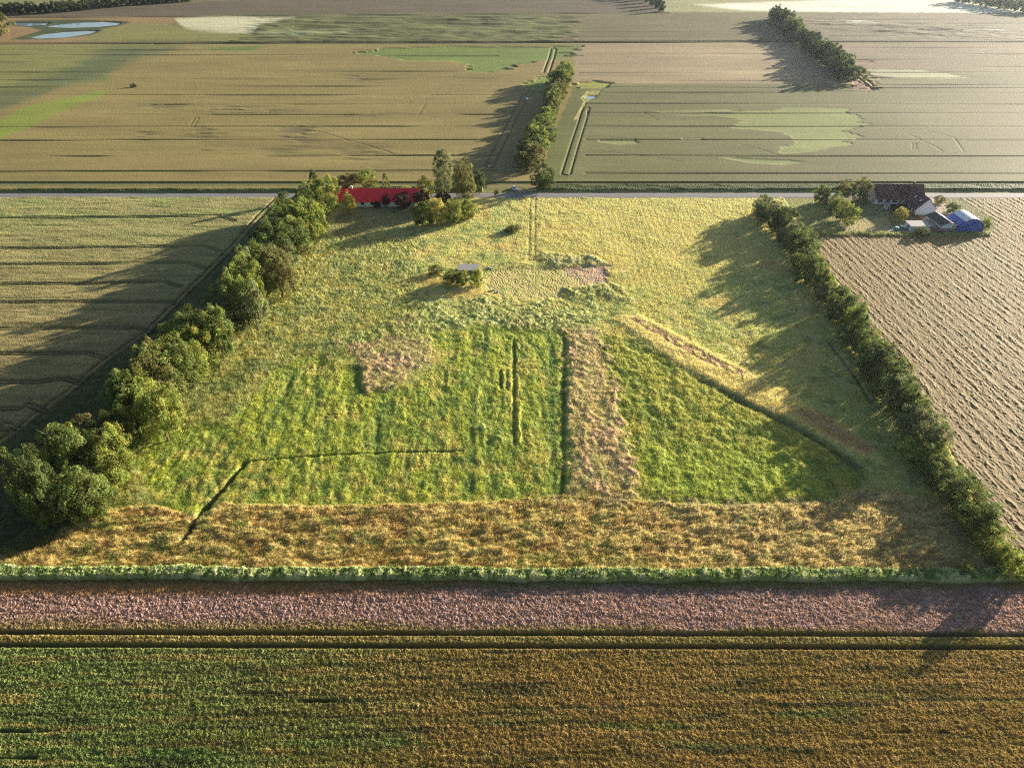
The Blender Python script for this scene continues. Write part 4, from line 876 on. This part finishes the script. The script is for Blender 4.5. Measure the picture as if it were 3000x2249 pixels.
# fence posts along the yard edge
for k, (u, v) in enumerate([(1737, 500), (1790, 502), (1832, 500), (1842, 503), (1872, 499), (1886, 502)]):
    a, b_ = G(u, v); o = MB().box(-.07, .07, -.07, .07, 0, 1.25).add([(-.07, -.07, 1.25), (.07, -.07, 1.25), (.07, .07, 1.25), (-.07, .07, 1.25), (0, 0, 1.34)], [(0, 1, 4), (1, 2, 4), (2, 3, 4), (3, 0, 4)]).build('fence_post', M_WOOD, None, (a, b_, 0)); tag(o, 'short wooden post on the near edge of the farm garden, %s from the left' % ORD[k], 'post', 'posts of the garden edge')
# low grey hut in the meadow
a, b_ = G(1012, 590); Q = empty('low_hut', (a, b_, 0)); tag(Q, 'low grey roofed hut half hidden by bushes in the meadow', 'hut')
m = MB().prismx([(0, 0), (3.4, 0), (3.4, 1.7), (0, 1.2)], -3.6, 3.4); m.build('wall', M_CONC, Q); m = MB().prismx([(-.25, 1.18), (3.6, 1.74), (3.6, 1.86), (-.25, 1.30)], -3.8, 3.6); m.build('roof', M_GREYR, Q)
# rubble
for k, (u, v) in enumerate([(1060, 582), (1056, 580), (1066, 628), (1075, 632)]):
    a, b_ = G(u, v); r_ = random.Random(k); m = MB(); n = 7
    vv = [(.7*math.cos(6.28*j/n)*r_.uniform(.7, 1.2), .5*math.sin(6.28*j/n)*r_.uniform(.7, 1.2), -.05) for j in range(n)]; vv += [(x*.7, y*.7, .35+r_.uniform(0, .2)) for x, y, z in vv]
    m.add(vv, [(j, (j+1) % n, (j+1) % n+n, j+n) for j in range(n)]+[tuple(range(n, 2*n))]); o = m.build('concrete_block', M_CONC, None, (a, b_, .25), k); tag(o, ['grey concrete lump right of the low hut', 'smaller grey lump touching the right side of the hut bushes', 'dark lump at the lower left edge of the bare ground', 'lump at the bottom edge of the bare ground'][k], 'rubble')
# roadside marker post
a, b_ = G(1156, 415.5); P = empty('roadside_box', (a, b_, 0)); tag(P, 'small white and green roadside post box beside the road', 'post box')
MB().tube((0, 0, 0), (0, 0, 1.0), .06, .06, 8).build('post', M_STEEL, P); MB().box(-.3, .3, -.25, .25, 1.0, 1.35).build('box', M_WHITE, P, bevel=.03); MB().box(-.31, .31, -.26, .26, .75, .99).build('newspaper_tube', M_GREENP, P)

# ------------------------------------------------------------------ parked car
a, b_ = G(1110.5, 409.5); CAR = empty('parked_car', (a, b_, .05), math.radians(-68)); tag(CAR, 'silver hatchback parked on the track mouth beside the road, facing the camera', 'car')
# body: stations along x (front at +x), half width, z bottom, z belt
def hull(sts, nm, mt_, bevel=.0):
    m = MB(); n = len(sts[0][1]); vv = []
    for x, prof in sts: vv += [(x, y, z) for y, z in prof]
    fs = [(i*n+j, i*n+(j+1) % n, (i+1)*n+(j+1) % n, (i+1)*n+j) for i in range(len(sts)-1) for j in range(n)]+[tuple(range(n-1, -1, -1)), tuple(range((len(sts)-1)*n, len(sts)*n))]
    m.add(vv, fs); o = m.build(nm, mt_, CAR)
    sb = o.modifiers.new('s', 'SUBSURF'); sb.levels = 1; sb.render_levels = 2
    for p in o.data.polygons: p.use_smooth = True
    return o
def sec(w, zb, zt, inn=.12): return [(-w+.05, zb), (w-.05, zb), (w, zb+.12), (w, (zb+zt)/2), (w-inn, zt), (0, zt+.03), (-w+inn, zt), (-w, (zb+zt)/2), (-w, zb+.12)]
body = hull([(-2.05, sec(.72, .38, .80)), (-1.95, sec(.82, .28, .92)), (-1.2, sec(.88, .22, .96)), (0, sec(.89, .20, .96)), (.9, sec(.88, .22, .94)), (1.6, sec(.84, .24, .82)), (1.98, sec(.76, .28, .68)), (2.08, sec(.66, .34, .58))], 'body', M_CAR)
hull([(-1.85, sec(.66, .88, 1.0, .06)), (-1.45, sec(.68, .86, 1.42, .16)), (-.4, sec(.70, .86, 1.50, .18)), (.3, sec(.70, .86, 1.44, .18)), (1.05, sec(.68, .84, .96, .05))], 'roof', M_CAR)
m = MB(); m.add([(.36, -.55, 1.42), (.36, .55, 1.42), (1.10, .66, .985), (1.10, -.66, .985), (.33, -.53, 1.38), (.33, .53, 1.38), (1.07, .64, .95), (1.07, -.64, .95)], [(0, 1, 2, 3), (7, 6, 5, 4), (0, 4, 5, 1), (1, 5, 6, 2), (2, 6, 7, 3), (3, 7, 4, 0)]); m.build('windscreen', M_GLASS, CAR)
for s_ in (-1, 1):
    m = MB(); pr = [(-1.3, .99), (.75, .99), (.28, 1.36), (-1.2, 1.36)]; vv = [(x, s_*(.715 if z < 1.1 else .60), z) for x, z in pr]+[(x, s_*(.69 if z < 1.1 else .57), z) for x, z in pr]
    m.add(vv, [(0, 1, 2, 3), (7, 6, 5, 4), (0, 4, 5, 1), (1, 5, 6, 2), (2, 6, 7, 3), (3, 7, 4, 0)]); m.build('side_window', M_GLASS, CAR)
    MB().box(1.90, 2.03, s_*.62-.14, s_*.62+.14, .56, .68).build('headlight', M_LAMP, CAR, bevel=.02)
    for x in (-1.25, 1.3):
        w = MB().tube((x, s_*.70, .31), (x, s_*.90, .31), .31, .31, 18).build('wheel', M_TYRE, CAR, bevel=.03); MB().tube((x, s_*.895, .31), (x, s_*.915, .31), .18, .18, 12).build('rim', M_CHROME, w)
    MB().box(.62, .78, s_*.95-.08, s_*.95+.08, .93, 1.05).build('mirror', M_CAR, CAR, bevel=.02)
MB().box(2.02, 2.10, -.42, .42, .36, .52).build('grille', M_TYRE, CAR)

# ------------------------------------------------------------------ haze
hz = MB().box(-1900, 1900, -300, 2400, -2.0, 113.0)
hm = bpy.data.materials.new('haze_air'); hm.use_nodes = True; N = hm.node_tree.nodes; L = hm.node_tree.links
for n_ in list(N): N.remove(n_)
out = N.new('ShaderNodeOutputMaterial'); pv = N.new('ShaderNodeVolumePrincipled'); pv.inputs['Density'].default_value = HAZE; pv.inputs['Color'].default_value = (.72, .86, 1, 1); pv.inputs['Anisotropy'].default_value = .6
L.new(pv.outputs[0], out.inputs['Volume'])
tag(hz.build('haze', hm), 'thin pale haze in the air over the fields', 'haze', kind='stuff')
print('verts', sum(len(o.data.vertices) for o in bpy.data.objects if o.type == 'MESH' and o.name.split('.')[0] != 'crown'), 'blades', n)
